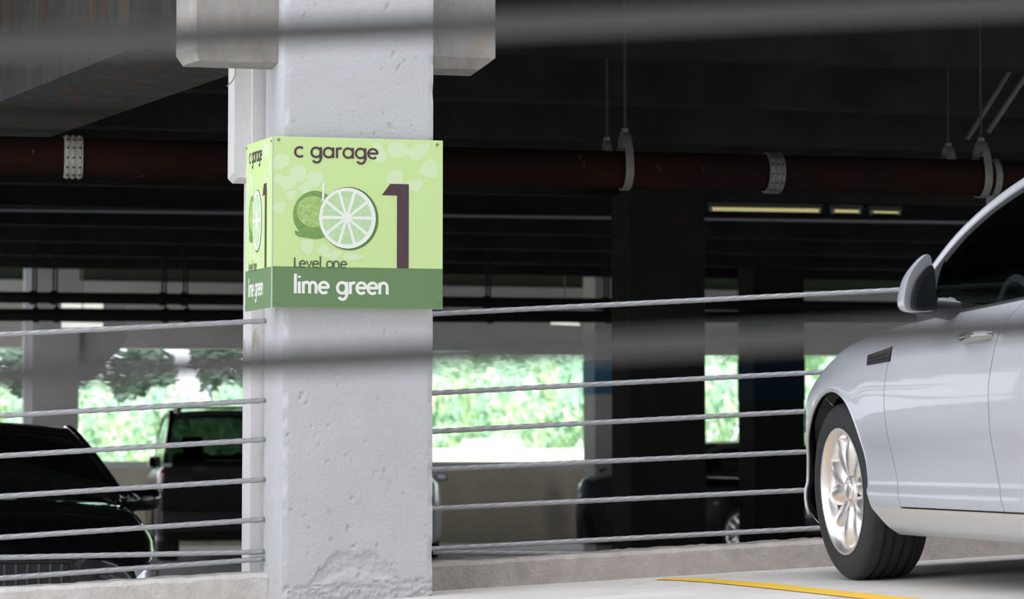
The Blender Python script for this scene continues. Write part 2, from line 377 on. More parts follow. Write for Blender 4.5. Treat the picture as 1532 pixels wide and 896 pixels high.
# print coordinates follow the zoomed sign: u 150..935 across, v 838..50 up
def F_(u, v, k): return Vector((FL + (u - 150) / 785 * (FR - FL), SY - .0006 * k, FB + (838 - v) / 788 * (FT - FB)))
def S_(u, v, k):
    t = (u - 150) / 785; q = P0 + sd * t + sn * (.0006 * k); return Vector((q.x, q.y, FB + (838 - v) / 788 * (FT - FB)))
def arc(cx, cy, r, a0, a1, n=18): return [(cx + r * math.cos(math.radians(a0 + (a1 - a0) * i / n)), cy + r * math.sin(math.radians(a0 + (a1 - a0) * i / n))) for i in range(n + 1)]
GL = {
 'c': ([arc(.5, .5, .5, 48, 312)], .98), 'o': ([arc(.5, .5, .5, 0, 360)], 1.15),
 'a': ([arc(.5, .5, .5, 0, 360), [(1, -.06), (1, 1.06)]], 1.32), 'r': ([[(.08, -.06), (.08, 1.06)], arc(.42, .62, .36, 175, 60, 8)], .78),
 'g': ([arc(.5, .5, .5, 0, 360), [(1, 1.06), (1, -.12)] + arc(.55, -.12, .45, 0, -150, 10)], 1.32),
 'e': ([[(.04, .52), (.97, .52)] + arc(.5, .5, .5, 2, 315)], 1.2), 'l': ([[(.1, -.06), (.1, 1.75)]], .42),
 'i': ([[(.1, -.06), (.1, 1.03)], [(.1, 1.38), (.1, 1.56)]], .45), 'L': ([[(.1, 1.5), (.1, 0), (.72, 0)]], .9), 'v': ([[(0, 1.05), (.42, 0), (.84, 1.05)]], 1.0),
 'n': ([[(.08, -.06), (.08, 1.05)], [(.08, .5)] + arc(.48, .6, .4, 180, 0, 12) + [(.88, -.06)]], 1.2),
 'm': ([[(.08, -.06), (.08, 1.05)], [(.08, .5)] + arc(.42, .64, .34, 180, 0, 10) + [(.76, -.06)], [(.76, .5)] + arc(1.1, .64, .34, 180, 0, 10) + [(1.44, -.06)]], 1.78), ' ': ([], .75)}
def text(s, u0, u1, base, xh, wd, mp, k, m, panel, sy=1.0):
    total = sum(GL[c][1] for c in s) - .15; sc = (u1 - u0) / total; x = u0
    for c in s:
        b = MB(); kk = k
        for pl in GL[c][0]:
            P = [(x + a * sc, base - h * xh) for a, h in pl]; q = []; kk += .12
            n = len(P); closed = math.dist(P[0], P[-1]) < .5 and n > 6
            for i in range(n):
                a_, b_ = P[max(i - 1, 0)], P[min(i + 1, n - 1)]
                if closed and i in (0, n - 1): a_, b_ = P[-2], P[1]
                dx, dy = b_[0] - a_[0], b_[1] - a_[1]; l = math.hypot(dx, dy) or 1
                mit = 1.0
                if 0 < i < n - 1 and (n < 6 or i == 1):
                    d1 = (P[i][0] - P[i - 1][0], P[i][1] - P[i - 1][1]); d2 = (P[i + 1][0] - P[i][0], P[i + 1][1] - P[i][1])
                    cs = (d1[0] * d2[0] + d1[1] * d2[1]) / (math.hypot(*d1) * math.hypot(*d2) + 1e-9); mit = min(1.6, 1 / math.sqrt(max(.1, (1 + cs) / 2)))
                ox, oy = -dy / l * wd / 2 * mit, dx / l * wd / 2 * mit
                q += [mp(P[i][0] + ox, P[i][1] + oy, kk + i * .004), mp(P[i][0] - ox, P[i][1] - oy, kk + i * .004)]
            b.add(q, [(2 * i, 2 * i + 1, 2 * i + 3, 2 * i + 2) for i in range(n - 1)])
        if b.v: b.build('letter', m, panel, fix=False)
        x += GL[c][1] * sc
def disc(b, cx, cy, rx, ry, mp, k, n=36, rot=0):
    pts = []
    for i in range(n):
        t = 2 * math.pi * i / n; x, y = rx * math.cos(t), ry * math.sin(t)
        pts.append((cx + x * math.cos(rot) - y * math.sin(rot), cy + x * math.sin(rot) + y * math.cos(rot)))
    b.add([mp(x, y, k) for x, y in pts], [tuple(range(n))])
def leafshape(b, cx, cy, ln, wd, rot, mp, k):
    pts = []
    for i in range(24):
        t = i / 24 * 2 * math.pi; x = ln / 2 * math.cos(t); y = wd / 2 * math.sin(t) * (1 - .45 * math.cos(t)) * (1 - .15 * math.cos(t) ** 6)
        pts.append((cx + x * math.cos(rot) - y * math.sin(rot), cy + x * math.sin(rot) + y * math.cos(rot)))
    b.add([mp(x, y, k) for x, y in pts], [tuple(range(24))])
def face(panel, mp, small):
    o = dict(parent=panel, fix=False)
    for i_, a in enumerate([(180, 170, 95, 62, 2.5), (270, 215, 80, 75, -.8), (345, 240, 85, 70, -.5), (225, 262, 80, 60, -.4), (180, 250, 55, 45, .6), (300, 290, 55, 60, 1.2), (180, 380, 60, 55, 1.2),
              (640, 128, 75, 70, .5), (735, 100, 120, 70, .1), (830, 100, 110, 62, -.6), (868, 185, 95, 85, 2.9), (715, 235, 85, 80, 1.0), (805, 265, 60, 80, 1.4), (630, 85, 50, 40, 0),
              (308, 560, 75, 60, 1.5), (390, 580, 65, 50, 1.0), (440, 590, 60, 40, -.5), (520, 600, 100, 38, .05), (235, 320, 50, 45, -.9)]):
        b = MB(); leafshape(b, *a, mp, .4 + i_ * .04); b.build('leaf_print', 'leafp', **o)
    b = MB(); b.add([mp(150, 650, 1.2), mp(935, 650, 1.2), mp(935, 838, 1.2), mp(150, 838, 1.2)], [(0, 1, 2, 3)]); b.build('green_band', 'band', **o)
    text('c garage', 250, 632, 142, 44, 10.5, mp, 2, 'plum', panel)
    text('lime green', 250, 684, 770, 50, 13.5, mp, 2, 'wht', panel)
    text('Level one', 248, 490, 653, 30, 7, mp, 2, 'letterdark', panel)
    b = MB(); b.add([mp(x, y, 2) for x, y in ((650, 312), (690, 258), (776, 258), (776, 650), (721, 650), (721, 312))], [(0, 1, 2, 3, 4, 5)]); b.build('numeral', 'plum', **o)
    # whole lime behind, cut lime in front
    b = MB(); pts = [(345 + 103 * math.cos(t), 410 + 112 * math.sin(t)) for t in [math.radians(-225 + 330 * i / 32) for i in range(33)]]; pts += [(300, 516), (268, 512), (252, 500), (250, 484)]
    b.add([mp(x, y, 1.5) for x, y in pts], [tuple(range(len(pts)))]); b.build('whole_lime', 'limerind3', **o)
    b = MB(); disc(b, 335, 395, 76, 72, mp, 1.9, rot=.3); b.build('lime_highlight', 'limerind2', **o)
    b = MB(); b.add([mp(x, y, 2.6) for x, y in ((374, 345), (384, 345), (386, 262), (376, 256))], [(0, 1, 2, 3)]); b.build('stem_glint', 'wht', **o)
    b = MB(); disc(b, 499, 424, 136, 147, mp, 2.2); b.build('cut_rind', 'limerind', **o)
    b = MB(); disc(b, 492, 422, 131, 141, mp, 2.6); b.build('cut_pith', 'wht', **o)
    b = MB()
    for k in range(10):
        a0, a1 = 2 * math.pi * k / 10 + .06, 2 * math.pi * (k + 1) / 10 - .06
        cx, cy = 489, 420
        pts = [(cx + 20 * math.cos((a0 + a1) / 2), cy + 20 * math.sin((a0 + a1) / 2))] + [(cx + 114 * math.cos(a0 + (a1 - a0) * i / 6), cy + 124 * math.sin(a0 + (a1 - a0) * i / 6)) for i in range(7)]
        b.add([mp(x, y, 3) for x, y in pts], [tuple(range(8))])
    b.build('lime_segments', 'limepulp', **o)
    for (u, v) in ((174, 66), (908, 70), (172, 816), (913, 806)):
        c = mp(u, v, 0); nrm = (mp(u, v, 1) - mp(u, v, 0)).normalized(); MB().tube([c, c + nrm * .004], .0055, 10).build('screw', 'steel', panel)
face(fp, F_, False); face(sp, S_, True)

# ================================================================== CABLES
def cable(p, q, label, group, r=.0112, lay=.40, step=.016, m_='cable'):
    p, q = Vector(p), Vector(q); L = (q - p).length; n = int(L / step); d = (q - p).normalized(); a = d.cross(Vector((0, 0, 1))).normalized(); u = a.cross(d).normalized()
    m = 18; b = MB()
    for i in range(n + 1):
        c = p + d * (L * i / n) - p; tw = 2 * math.pi * (L * i / n) / lay
        for k in range(m):
            t = 2 * math.pi * k / m + tw; rr = r * (.86 + .16 * math.cos(6 * (t - tw)))
            b.v.append(c + a * (rr * math.cos(t)) + u * (rr * math.sin(t)))
    b.f += [(i * m + k, i * m + (k + 1) % m, (i + 1) * m + (k + 1) % m, (i + 1) * m + k) for i in range(n) for k in range(m)]
    b.f += [tuple(range(m))[::-1], tuple(range(n * m, n * m + m))]
    o = b.build('steel_cable', m_, smooth='all'); o.location = p
    return tag(o, label, 'cable', group)
YF = 10.72
def fence(x0, y0, x1, y1, xa, xb, label, group):
    A, B = onY(x0, y0, YF), onY(x1, y1, YF); d = (B - A) / (B.x - A.x)
    cable(A + d * (xa - A.x), A + d * (xb - A.x), label, group)
ordl = ['topmost steel cable left of the column, just below the sign', 'second steel cable left of the column, crossing the bright hedge', 'third steel cable left of the column, across the black suv window',
        'fourth steel cable left of the column, just above the black car mirror', 'fifth steel cable left of the column, just below the black car mirror', 'slack steel cable left of the column, second from the bottom',
        'lowest steel cable left of the column, just above the curb']
for (y0, y1), lb_ in zip(((500.5, 480), (622, 599), (682, 657.5), (742.6, 717.4), (804, 777), (834, 825.5), (865, 836)), ordl):
    fence(0, y0, 395, y1, -.25 if 'slack' in lb_ else -3.5, 1.296, lb_, 'fence cables left of the column')
ordr = ['topmost steel cable right of the column, reaching the silver car mirror', 'second steel cable right of the column, across the upper hedge', 'third steel cable right of the column, across the middle of the hedge',
        'fourth steel cable right of the column, along the parapet top', 'fifth steel cable right of the column, across the tan parapet', 'lowest steel cable right of the column, just above the curb']
for (x0, y0, x1, y1), lb_ in zip(((648, 469.5, 1338, 434), (647, 588, 1240, 556), (647, 645.5, 1208, 615), (648, 702, 1200, 676), (648, 760.5, 1206, 733), (648, 821, 1222, 790)), ordr):
    fence(x0, y0, x1, y1, 1.897, 8.0, lb_, 'fence cables right of the column')
A, B = onY(648, 826, 10.80), onY(930, 829, 10.80); cable(A, B, 'loose steel cable end lying down behind the right curb', 'fence cables right of the column')
# cables of the photographer's own deck, close to the lens
for (ya, yb, lb_) in ((561, 488, 'blurred foreground steel cable crossing in front of the car door, lower of the two'), (66.6, 4, 'blurred foreground steel cable along the top of the picture, upper of the two')):
    A, B = onY(0, ya, 1.62), onY(1532, yb, 1.62); d = (B - A) / (B.x - A.x)
    cable(A + d * (-2.0 - A.x), A + d * (2.6 - A.x), lb_, 'foreground cables', r=.0086, lay=.07, step=.005, m_='cableshade')

# ================================================================== CARS
def build_car(S, name, label, M_, loc, rot, group=None, detail=False):
    R, W, bot = S['R'], S['W'], S['bot']
    WB, FO, RO = S['WB'], S['FO'], S['RO']
    wpl, hbp, hcp = S['plan'], S['belt'], S['centre']
    ya0, ya1 = S['cabin']                           # front and rear of the cabin opening
    Ra = R + S.get('gap', .045)
    root = empty(name, loc, label, 'car', group, rot)
    # ---- lower body surface; x is given for the right side, mirrored for the left
    def d_(h, hb, y):
        e = pchip(S['low'], h)
        t = hb - h; top = -.012 * max(0, 1 - t / .30) - S.get('shoulder', .075) * max(0, 1 - t / .13) ** 2.2
        fl = 0
        for ax in (0, -WB):
            rr = math.hypot(y - ax, h - R); fl += S.get('flare', .016) * math.exp(-((rr - Ra) / .07) ** 2) * (1 if h > .2 else 0)
        return e + top + fl
    def bt(y): return pchip(S['bottom'], y) if 'bottom' in S else bot
    def surf(y, n):
        hb = pchip(hbp, y); b0 = bt(y); h = b0 + (hb - b0) * n
        return Vector((max(.02, pchip(wpl, y) + d_(h, hb, y)), y, h))
    def ns(k): return k ** .9
    def h2n(y, h): b0 = bt(y); return (h - b0) / (pchip(hbp, y) - b0)
    def swp(h): return Ra + S.get('sweep', 0) * max(0, 1.06 * R - h) ** 1.1
    def arch_cut(o, xmin=.45):
        me = o.data; bm = bmesh.new(); bm.from_mesh(me); kill = []
        for f in bm.faces:
            c = f.calc_center_median()
            for ax in (0, -WB):
                yy = c.y - ax; sw = ax == 0 and yy < 0 and c.z < 1.05 * R and yy > -swp(c.z)
                if abs(c.x) > xmin and (math.hypot(yy, c.z - R) < Ra or (abs(yy) < Ra * .97 and c.z < R) or sw): kill.append(f); break
        bmesh.ops.delete(bm, geom=kill, context='FACES')
        for v in bm.verts:
            if any(len(e.link_faces) == 1 for e in v.link_edges) and abs(v.co.x) > xmin:
                for ax in (0, -WB):
                    dy, dz = v.co.y - ax, v.co.z - R; rr = math.hypot(dy, dz)
                    if ax == 0 and dy < 0 and v.co.z < 1.02 * R and abs(-dy - swp(v.co.z)) < .04: v.co.y = -swp(v.co.z)
                    elif abs(rr - Ra) < .035 and dz > -.2:
                        v.co.y = ax + dy * Ra / rr; v.co.z = R + dz * Ra / rr
        bm.to_mesh(me); bm.free(); me.update()
    yF, yR = FO, -WB - RO
    if not detail:
        # one continuous shell
        ys = sorted(set([yF - .0, yF - .03, yF - .08, yF - .15] + list(np.arange(yF - .22, yR + .2, -.055)) + [yR + .15, yR + .08, yR + .03, yR]), reverse=True)
        b = MB(); nn = 18; cols = []
        for y in ys:
            col_ = [(0, y, bt(y))] + [tuple(surf(y, j / nn)) for j in range(nn + 1)]
            hb = pchip(hbp, y); xe = col_[-1][0]; hc = pchip(hcp, y)
            for q in (.85, .6, .3, 0): col_.append((xe * q, y, hb + (hc - hb) * (1 - q * q) ** .8))
            cols.append(col_)
        m = len(cols[0])
        for c in cols: b.v += c
        for i in range(len(ys) - 1):
            cab = ya1 < (ys[i] + ys[i + 1]) / 2 < ya0
            for j in range(m - 1):
                if cab and j >= nn + 1: continue
                b.f.append((i * m + j, i * m + j + 1, (i + 1) * m + j + 1, (i + 1) * m + j))
        b.f.append(tuple(range(m))); b.f.append(tuple(range((len(ys) - 1) * m, len(ys) * m))[::-1])
        b.mirror()
        o = b.build('body', M_, root, smooth=40, world=False); arch_cut(o)
        # door seams
        for sx in (-1, 1):
            for yy in S['seams']:
                P = [surf(yy, n_ / 12) for n_ in range(3, 13)]
                bq = MB()
                for i_ in range(len(P)): bq.v += [(sx * (P[i_].x + .0015), P[i_].y - .003, P[i_].z), (sx * (P[i_].x + .0015), P[i_].y + .003, P[i_].z)]
                bq.f += [(2 * i_, 2 * i_ + 1, 2 * i_ + 3, 2 * i_ + 2) for i_ in range(len(P) - 1)]
                bq.build('door_seam', 'plastic', root, world=False, fix=False)
    else:
        # separate panels with open gaps over a dark shell
        fd, rd, qd = S['fdoor'], S['rdoor'], S['qdoor']     # seam curves y(h)
        def panel(y0f, y1f, h0, h1, nu, nv, sx, inset=0.0):
            b = MB(); P = []
            for j in range(nv + 1):
                for i in range(nu + 1):
                    u, v = i / nu, j / nv
                    ym = y0f(0) if callable(y0f) else y0f
                    # height first, seam position follows it
                    hh0 = h0; yy = None
                    y = 0
                    hmid = None
                    for _ in range(3):
                        hb = pchip(hbp, y); top = hb if h1 is None else h1
                        lowr = bt(y) if h0 is None else h0
                        h = lowr + (top - lowr) * v
                        a_, c_ = y0f(h), y1f(h); y = a_ + (c_ - a_) * u
                    hb = pchip(hbp, y); top = hb if h1 is None else h1; lowr = bt(y) if h0 is None else h0; h = lowr + (top - lowr) * v
                    p = surf(y, h2n(y, h)); p.x -= inset
                    P.append(Vector((sx * p.x, p.y, p.z)))
            b.add(P, [(j * (nu + 1) + i, j * (nu + 1) + i + 1, (j + 1) * (nu + 1) + i + 1, (j + 1) * (nu + 1) + i) for j in range(nv) for i in range(nu)])
            # returned edges
            ring = [j * (nu + 1) for j in range(nv + 1)]; ring2 = [j * (nu + 1) + nu for j in range(nv + 1)]; ring3 = list(range(nu + 1))
            for rg in (ring, ring2, ring3):
                o = len(b.v); b.v += [tuple(Vector(b.v[k]) + Vector((-sx * .016, 0, 0))) for k in rg]
                b.f += [(rg[k], rg[k + 1], o + k + 1, o + k) for k in range(len(rg) - 1)]
            return b
        g = .0028; hs = .288
        cst = lambda v: (lambda h: v)
        for sx in (-1, 1):
            o = panel(lambda h: .50, lambda h: fd(h) + g, None, None, 84, 60, sx).build('front_fender', M_, root, smooth=50, world=False); arch_cut(o)
            dr = panel(lambda h: fd(h) - g, lambda h: rd(h) + g, hs + .003, None, 48, 50, sx).build('front_door', M_, root, smooth=50, world=False)
            d2 = panel(lambda h: rd(h) - g, lambda h: qd(h) + g, hs + .003, None, 50, 50, sx).build('rear_door', M_, root, smooth=50, world=False); arch_cut(d2)
            panel(lambda h: fd(.3) + .0 + .004, lambda h: -WB + .40, None, hs - .003, 60, 12, sx).build('sill', M_, root, smooth=50, world=False)
            o = panel(lambda h: qd(h) - g, lambda h: yR + .35, None, None, 70, 46, sx).build('rear_quarter', M_, root, smooth=50, world=False); arch_cut(o)
            o = panel(lambda h: .495, lambda h: yF - .001, None, None, 30, 30, sx).build('front_bumper_corner', M_, root, smooth=50, world=False)
            o = panel(lambda h: yR + .345, lambda h: yR + .001, None, None, 24, 30, sx).build('rear_bumper_corner', M_, root, smooth=50, world=False)
            o = panel(lambda h: .5, lambda h: -.5, .2, None, 84, 50, sx, .02).build('inner_shell', 'plastic', root, world=False, smooth=50); arch_cut(o)
            panel(lambda h: -.5, lambda h: -WB + .41, .2, None, 40, 20, sx, .018).build('inner_shell', 'plastic', root, world=False, smooth=50)
            # handles
            for dp, yc in ((dr, -1.44), (d2, -2.35)):
                p = surf(yc, h2n(yc, .84)); X = sx * p.x
                pts = [(X - sx * .004, yc + .105, .838), (X + sx * .028, yc + .085, .843), (X + sx * .038, yc + .03, .846), (X + sx * .036, yc - .05, .848), (X + sx * .026, yc - .085, .848), (X - sx * .004, yc - .10, .847)]
                MB().tube(pts, [.012, .016, .018, .018, .016, .012], 12).build('door_handle', 'chrome', dp, smooth=60, world=False)
                bb = MB(); bb.lathe([(.0, .052), (.004, .05), (.005, .035), (.006, .001)], (0, 0, 0), 'x', 24)
                bb.v = [(X + sx * (x * .5 + .001), yc + .01 + y * 1.2, .827 + z * .72) for x, y, z in bb.v]
                bb.build('handle_cup', 'silver', dp, smooth=60, world=False)
            # fender vent with bright edge
            q = [(-.405, .792), (-.385, .838), (-.60, .868), (-.628, .805)]; q = S['vent']
            def on(y, h, off): p = surf(y, h2n(y, h)); return Vector((sx * (p.x + off), y, h))
            V = [on(y, h, .004) for y, h in q]; c0 = sum(V, Vector()) / 4
            MB().prism([c0 + (v - c0) * 1.10 for v in V], (-sx * .006, 0, 0)).build('vent_trim', 'chrome', root, world=False)
            vt = MB().prism([v + Vector((sx * .0015, 0, 0)) for v in V], (sx * .0035, 0, 0)).build('fender_vent', 'plastic', root, world=False)
            for t in (.3, .65):
                a_ = V[0].lerp(V[1], t) + Vector((sx * .006, 0, 0)); c_ = V[3].lerp(V[2], t) + Vector((sx * .006, 0, 0))
                MB().tube([a_.lerp(c_, .08), a_.lerp(c_, .9)], .004, 8).build('slat', 'plastic', vt, world=False)
        # hood, deck and end caps
        for (a_, c_, nm, m2) in ((yF - .001, ya0, 'hood', M_), (ya1, yR + .001, 'boot_lid', M_)):
            def hd(u, v):
                y = a_ + (c_ - a_) * v; p = surf(y, 1.0); q = 2 * u - 1; hb = p.z; hc = pchip(hcp, y); return (p.x * q, y, hb + (hc - hb) * (1 - q * q) ** .8)
            MB().grid(hd, 24, 40).build(nm, m2, root, smooth=60, world=False)
        for y, nm in ((yF, 'front_bumper'), (yR, 'rear_bumper')):
            P = [surf(y + (-.001 if y > 0 else .001), j / 14) for j in range(15)]
            b = MB(); b.add([(p.x, p.y, p.z) for p in P] + [(-p.x, p.y, p.z) for p in P[::-1]], [tuple(range(30))]); b.build(nm, M_, root, world=False)
        MB().span((-.8, yR + .2, bot + .02), (.8, -WB - .42, bot + .06)).build('underbody', 'plastic', root, world=False)
        MB().span((-.83, -WB + .42, bot + .02), (.83, -.42, bot + .06)).build('underbody', 'plastic', root, world=False)
        MB().span((-.5, -.42, bot + .02), (.5, yF - .15, bot + .06)).build('underbody', 'plastic', root, world=False)
    # ---- wheel arch liners
    for ax in (0, -WB):
        for sx in (-1, 1):
            xo = min(pchip(wpl, ax), W) - .012
            MB().lathe([(sx * (xo - .07), Ra + .004), (sx * (xo - .10), Ra + .02), (sx * .50, Ra + .02), (sx * .50, .05)], (0, ax, R), 'x', 24, -.25, math.pi + .25).build('arch_liner', 'plastic', root, world=False, smooth=40)
    # ---- bright lip round the front arch
    if detail:
        for sx in (-1, 1):
            P = []
            for i in range(41):
                t = math.radians(-14 + 190 * i / 40); y, h = (Ra + .002) * math.cos(t), R + (Ra + .002) * math.sin(t)
                p = surf(y, max(0, h2n(y, max(h, .30)))); p2 = surf(y, max(0, h2n(y, h))); P.append((sx * (.5 * max(p.x, p2.x) + .5 * p2.x + .001), y, max(h, .19)))
            MB().tube(P, [.0075 * min(1, .12 + (40 - i) / 20) for i in range(41)], 8).build('arch_lip', M_, root, smooth='all', world=False)
    # ---- greenhouse
    rail = S['rail']                                  # (y, x, z) from cowl over the roof to the deck
    def rl(y): return Vector((pchip([(a, b_) for a, b_, c_ in rail], y), y, pchip([(a, c_) for a, b_, c_ in rail], y)))
    def bl(y): p = surf(y, 1.0); return Vector((p.x - .008, y, p.z - .004))
    def gs(y, v, sx, off=0): A_, B_ = bl(y), rl(y); p = A_.lerp(B_, v); bulge = .03 * 4 * v * (1 - v) * min(1, (B_.z - A_.z) / .3); return Vector((sx * (p.x + bulge + off), p.y, p.z))
    y0, y1 = rail[0][0], rail[-1][0]
    for sx in (-1, 1):
        P = [rl(y0 + (y1 - y0) * i / 60) for i in range(61)]
        MB().tube([(sx * p.x, p.y, p.z) for p in P], S.get('railr', .02), 10).build('roof_rail', M_, root, smooth='all', world=False)
        MB().tube([(sx * (p.x + .008), p.y - .004, p.z - .03) for p in P[2:-2]], .017, 8).build('window_seal', 'plastic', root, smooth='all', world=False)
        MB().tube([tuple(gs(y0 - .05 + (y1 + .05 - y0 + .05) * i / 40, 0, sx, .003)) for i in range(41)], .010, 8).build('belt_seal', S.get('beltm', 'plastic'), root, smooth='all', world=False)
        for (ga, gb) in S['windows']:
            MB().grid(lambda u, v: gs(ga + (gb - ga) * u, v * .96 + .01, sx), 24, 10).build('side_window', S['glass'], root, smooth='all', world=False, fix=False)
        for (ga, gb, mm) in S['pillars']:
            MB().grid(lambda u, v: gs(ga + (gb - ga) * u, v, sx, .004), 8, 10).build('window_pillar', M_ if mm == 'p' else 'plastic', root, smooth='all', world=False, fix=False)
    yw1, yr0 = S['header']                             # windscreen top, rear glass top
    def cross(y, q, fb):
        p = rl(y); return (p.x * q, y + fb * (1 - q * q), p.z + .035 * (1 - q * q) * (1 if y < yw1 + .25 else .6))
    MB().grid(lambda u, v: cross(y0 + (yw1 - y0) * v, 2 * u - 1, .14 * (1 - v) + .04 * v), 20, 14).build('windscreen', S['glass'], root, smooth='all', world=False, fix=False)
    MB().grid(lambda u, v: cross(yw1 + (yr0 - yw1) * v, 2 * u - 1, .04 * (1 - v) - .03 * v), 20, 20).build('roof', M_, root, smooth='all', world=False)
    MB().grid(lambda u, v: cross(yr0 + (y1 - yr0) * v, 2 * u - 1, -.03 * (1 - v) - S.get('rbulge', .14) * v), 20, 12).build('rear_window', S['glass'], root, smooth='all', world=False, fix=False)
    # ---- seats, seen through the glass
    for sx in (-1, 1):
        b = MB(); yb = ya0 - 1.25; zb = S['seatz']
        b.box((sx * .37, yb - .1, zb), (.46, .14, .62), Matrix.Rotation(-.2, 3, 'X'), .04); b.box((sx * .37, yb - .2, zb + .42), (.26, .1, .17), Matrix.Rotation(-.1, 3, 'X'), .035); b.box((sx * .37, yb + .2, zb - .3), (.48, .5, .14), None, .04)
        b.build('seat', 'seat', root, smooth=40, world=False)
    b = MB(); yb = ya0 - 2.15; b.box((0, yb, S['seatz'] - .02), (1.3, .14, .6), Matrix.Rotation(-.25, 3, 'X'), .04)
    for x in (-.4, .4): b.box((x, yb - .12, S['seatz'] + .34), (.24, .09, .13), None, .03)
    b.build('rear_seat', 'seat', root, smooth=40, world=False)
    MB().box((0, ya0 - .32, pchip(hbp, ya0) - .05), (1.35, .5, .12), None, .04).build('dashboard', 'seat', root, smooth=40, world=False)
    # ---- wheels
    def wheel_parts():
        ty = MB(); wd = S['tw']; rr = S['rim']
        prof = [(-.5, rr - .01), (-.53, rr + .012), (-.56, rr + .04), (-.555, R - .05), (-.52, R - .02), (-.46, R - .006)]
        for gx in (-.27, -.09, .09, .27): prof += [(gx - .035, R), (gx - .03, R - .007), (gx + .03, R - .007), (gx + .035, R)]
        prof += [(.46, R - .006), (.52, R - .02), (.555, R - .05), (.56, rr + .04), (.53, rr + .012), (.5, rr - .01)]
        ty.lathe([(a * wd, r_) for a, r_ in prof], (0, 0, 0), 'x', 72)
        rm = MB(); rm.lathe([(-.5 * wd, rr - .012), (.5 * wd, rr - .012), (.535 * wd, rr + .006), (.535 * wd, rr - .004), (.48 * wd, rr - .018), (.40 * wd, rr - .024), (-.3 * wd, rr - .05)], (0, 0, 0), 'x', 72)
        sp_ = MB(); ns_ = S.get('spokes', 5)
        xf = .44 * wd
        for k in range(ns_):
            for half in ((-1, 1) if S.get('pair', True) else (0,)):
                tc = 2 * math.pi * k / ns_ + math.pi / 2 + S.get('phase', 0)
                def sk(r, t, x): return (x, r * math.cos(tc + t), r * math.sin(tc + t))
                sec = []
                for i in range(8):
                    f_ = i / 7; r_ = .035 + (rr - .02 - .035) * f_
                    off = half * (.12 + (.21 if half else 0) * f_ ** .8) * (1 if half else 0)
                    hw = (.030 + .030 * math.sin(math.pi * min(1, f_ * 1.02)) + .016 * f_) / max(r_, .06) * (.74 if half else 1.3)
                    if f_ < .15: hw = .5
                    xo = xf - .030 * (1 - f_) ** 2 - .012 * f_ ** 3 + .004
                    sec.append([sk(r_, off - hw, xo - .022), sk(r_, off - hw * .55, xo - .001), sk(r_, off, xo + .005), sk(r_, off + hw * .55, xo - .001), sk(r_, off + hw, xo - .022)])
                sp_.add([p for s_ in sec for p in s_], [(i * 5 + j, i * 5 + j + 1, (i + 1) * 5 + j + 1, (i + 1) * 5 + j) for i in range(7) for j in range(4)])
        sp_.lathe([(xf - .02, .062), (xf - .012, .055), (xf - .010, .034), (xf - .002, .032), (xf, .026), (xf + .001, .001)], (0, 0, 0), 'x', 30)
        for k in range(5):
            t = 2 * math.pi * k / 5 + .3; c = Vector((xf - .018, .047 * math.cos(t), .047 * math.sin(t))); sp_.tube([c, c + Vector((.008, 0, 0))], .006, 8)
        dk = MB(); dk.lathe([(.05 * wd, rr - .035), (.05 * wd, .001)], (0, 0, 0), 'x', 40)
        bd = MB(); bd.lathe([(.10 * wd, .15), (.16 * wd, .15), (.16 * wd, .07), (.3 * wd, .07), (.3 * wd, .001)], (0, 0, 0), 'x', 40)
        return ty, rm, sp_, dk, bd
    first = None
    tyx = W - S.get('tin', .035) - .5 * S['tw'] * 1.12
    for ax in (0, -WB):
        for sx in (1, -1):
            if first is None:
                ty, rm, sp_, dk, bd = wheel_parts()
                wh = ty.build('wheel', 'rubber', root, smooth=40, world=False); first = wh
                rm.build('rim', 'alloy', wh, smooth=40, world=False); sp_.build('spokes', 'alloy', wh, smooth=55, world=False)
                dk.build('rim_back', 'plastic', wh, world=False); bd.build('brake_disc', 'steel', wh, smooth=40, world=False)
                wh['label'] = 'black tyre on a silver alloy rim'
            else: wh = copy_tree(first, root)
            wh.location = (sx * tyx, ax, R)
            wh.rotation_euler = (S.get('wrot', .0), 0, 0 if sx > 0 else math.pi)
    # ---- mirrors
    for sx in (-1, 1):
        my, mz = S['mirror']; p = gs(my, .02, sx); b = MB()
        x0, x1 = S['mx']; H = S['mh']; OUT = S.get('mout', [(0, .05), (0, .70), (.06, .95), (.2, 1.0), (.6, .98), (.9, .85), (1, .55), (.95, .2), (.8, .03), (.3, 0)])
        pts = []; nO = len(OUT)
        for i in range(nO):                                 # smooth closed outline
            a0_, a1_, a2_, a3_ = (Vector(OUT[(i + k) % nO]) for k in (-1, 0, 1, 2))
            for t in (0, .25, .5, .75): pts.append(.5 * ((2 * a1_) + (-a0_ + a2_) * t + (2 * a0_ - 5 * a1_ + 4 * a2_ - a3_) * t * t + (-a0_ + 3 * a1_ - 3 * a2_ + a3_) * t ** 3))
        cO = Vector(S.get('mcen', (.45, .5))); m = len(pts); toe = S.get('mtoe', .25)
        def mp_(q, t, sc):
            v = cO + (q - cO) * sc; x = x0 + (x1 - x0) * v.x; return (sx * x, my + t * S.get('mdep', .13) + (x - x0) * toe * -1 * (1 - t), mz - H / 2 + H * v.y)
        bb = MB(); n = 12
        for i in range(n + 1):
            t = i / n; k = math.sqrt(max(0.0, 1 - t ** 2.2)) * (1 - .06 * (1 - t) ** 3)
            bb.v += [mp_(q, t, max(k, .02)) for q in pts]
        bb.f += [(i * m + q, i * m + (q + 1) % m, (i + 1) * m + (q + 1) % m, (i + 1) * m + q) for i in range(n) for q in range(m)] + [tuple(range(m)), tuple(range(n * m, n * m + m))[::-1]]
        mr = bb.build('wing_mirror', M_, root, smooth=60, world=False)
        ci = Vector(S.get('mbez', (.3, .35))); bs = S.get('mbs', .86)
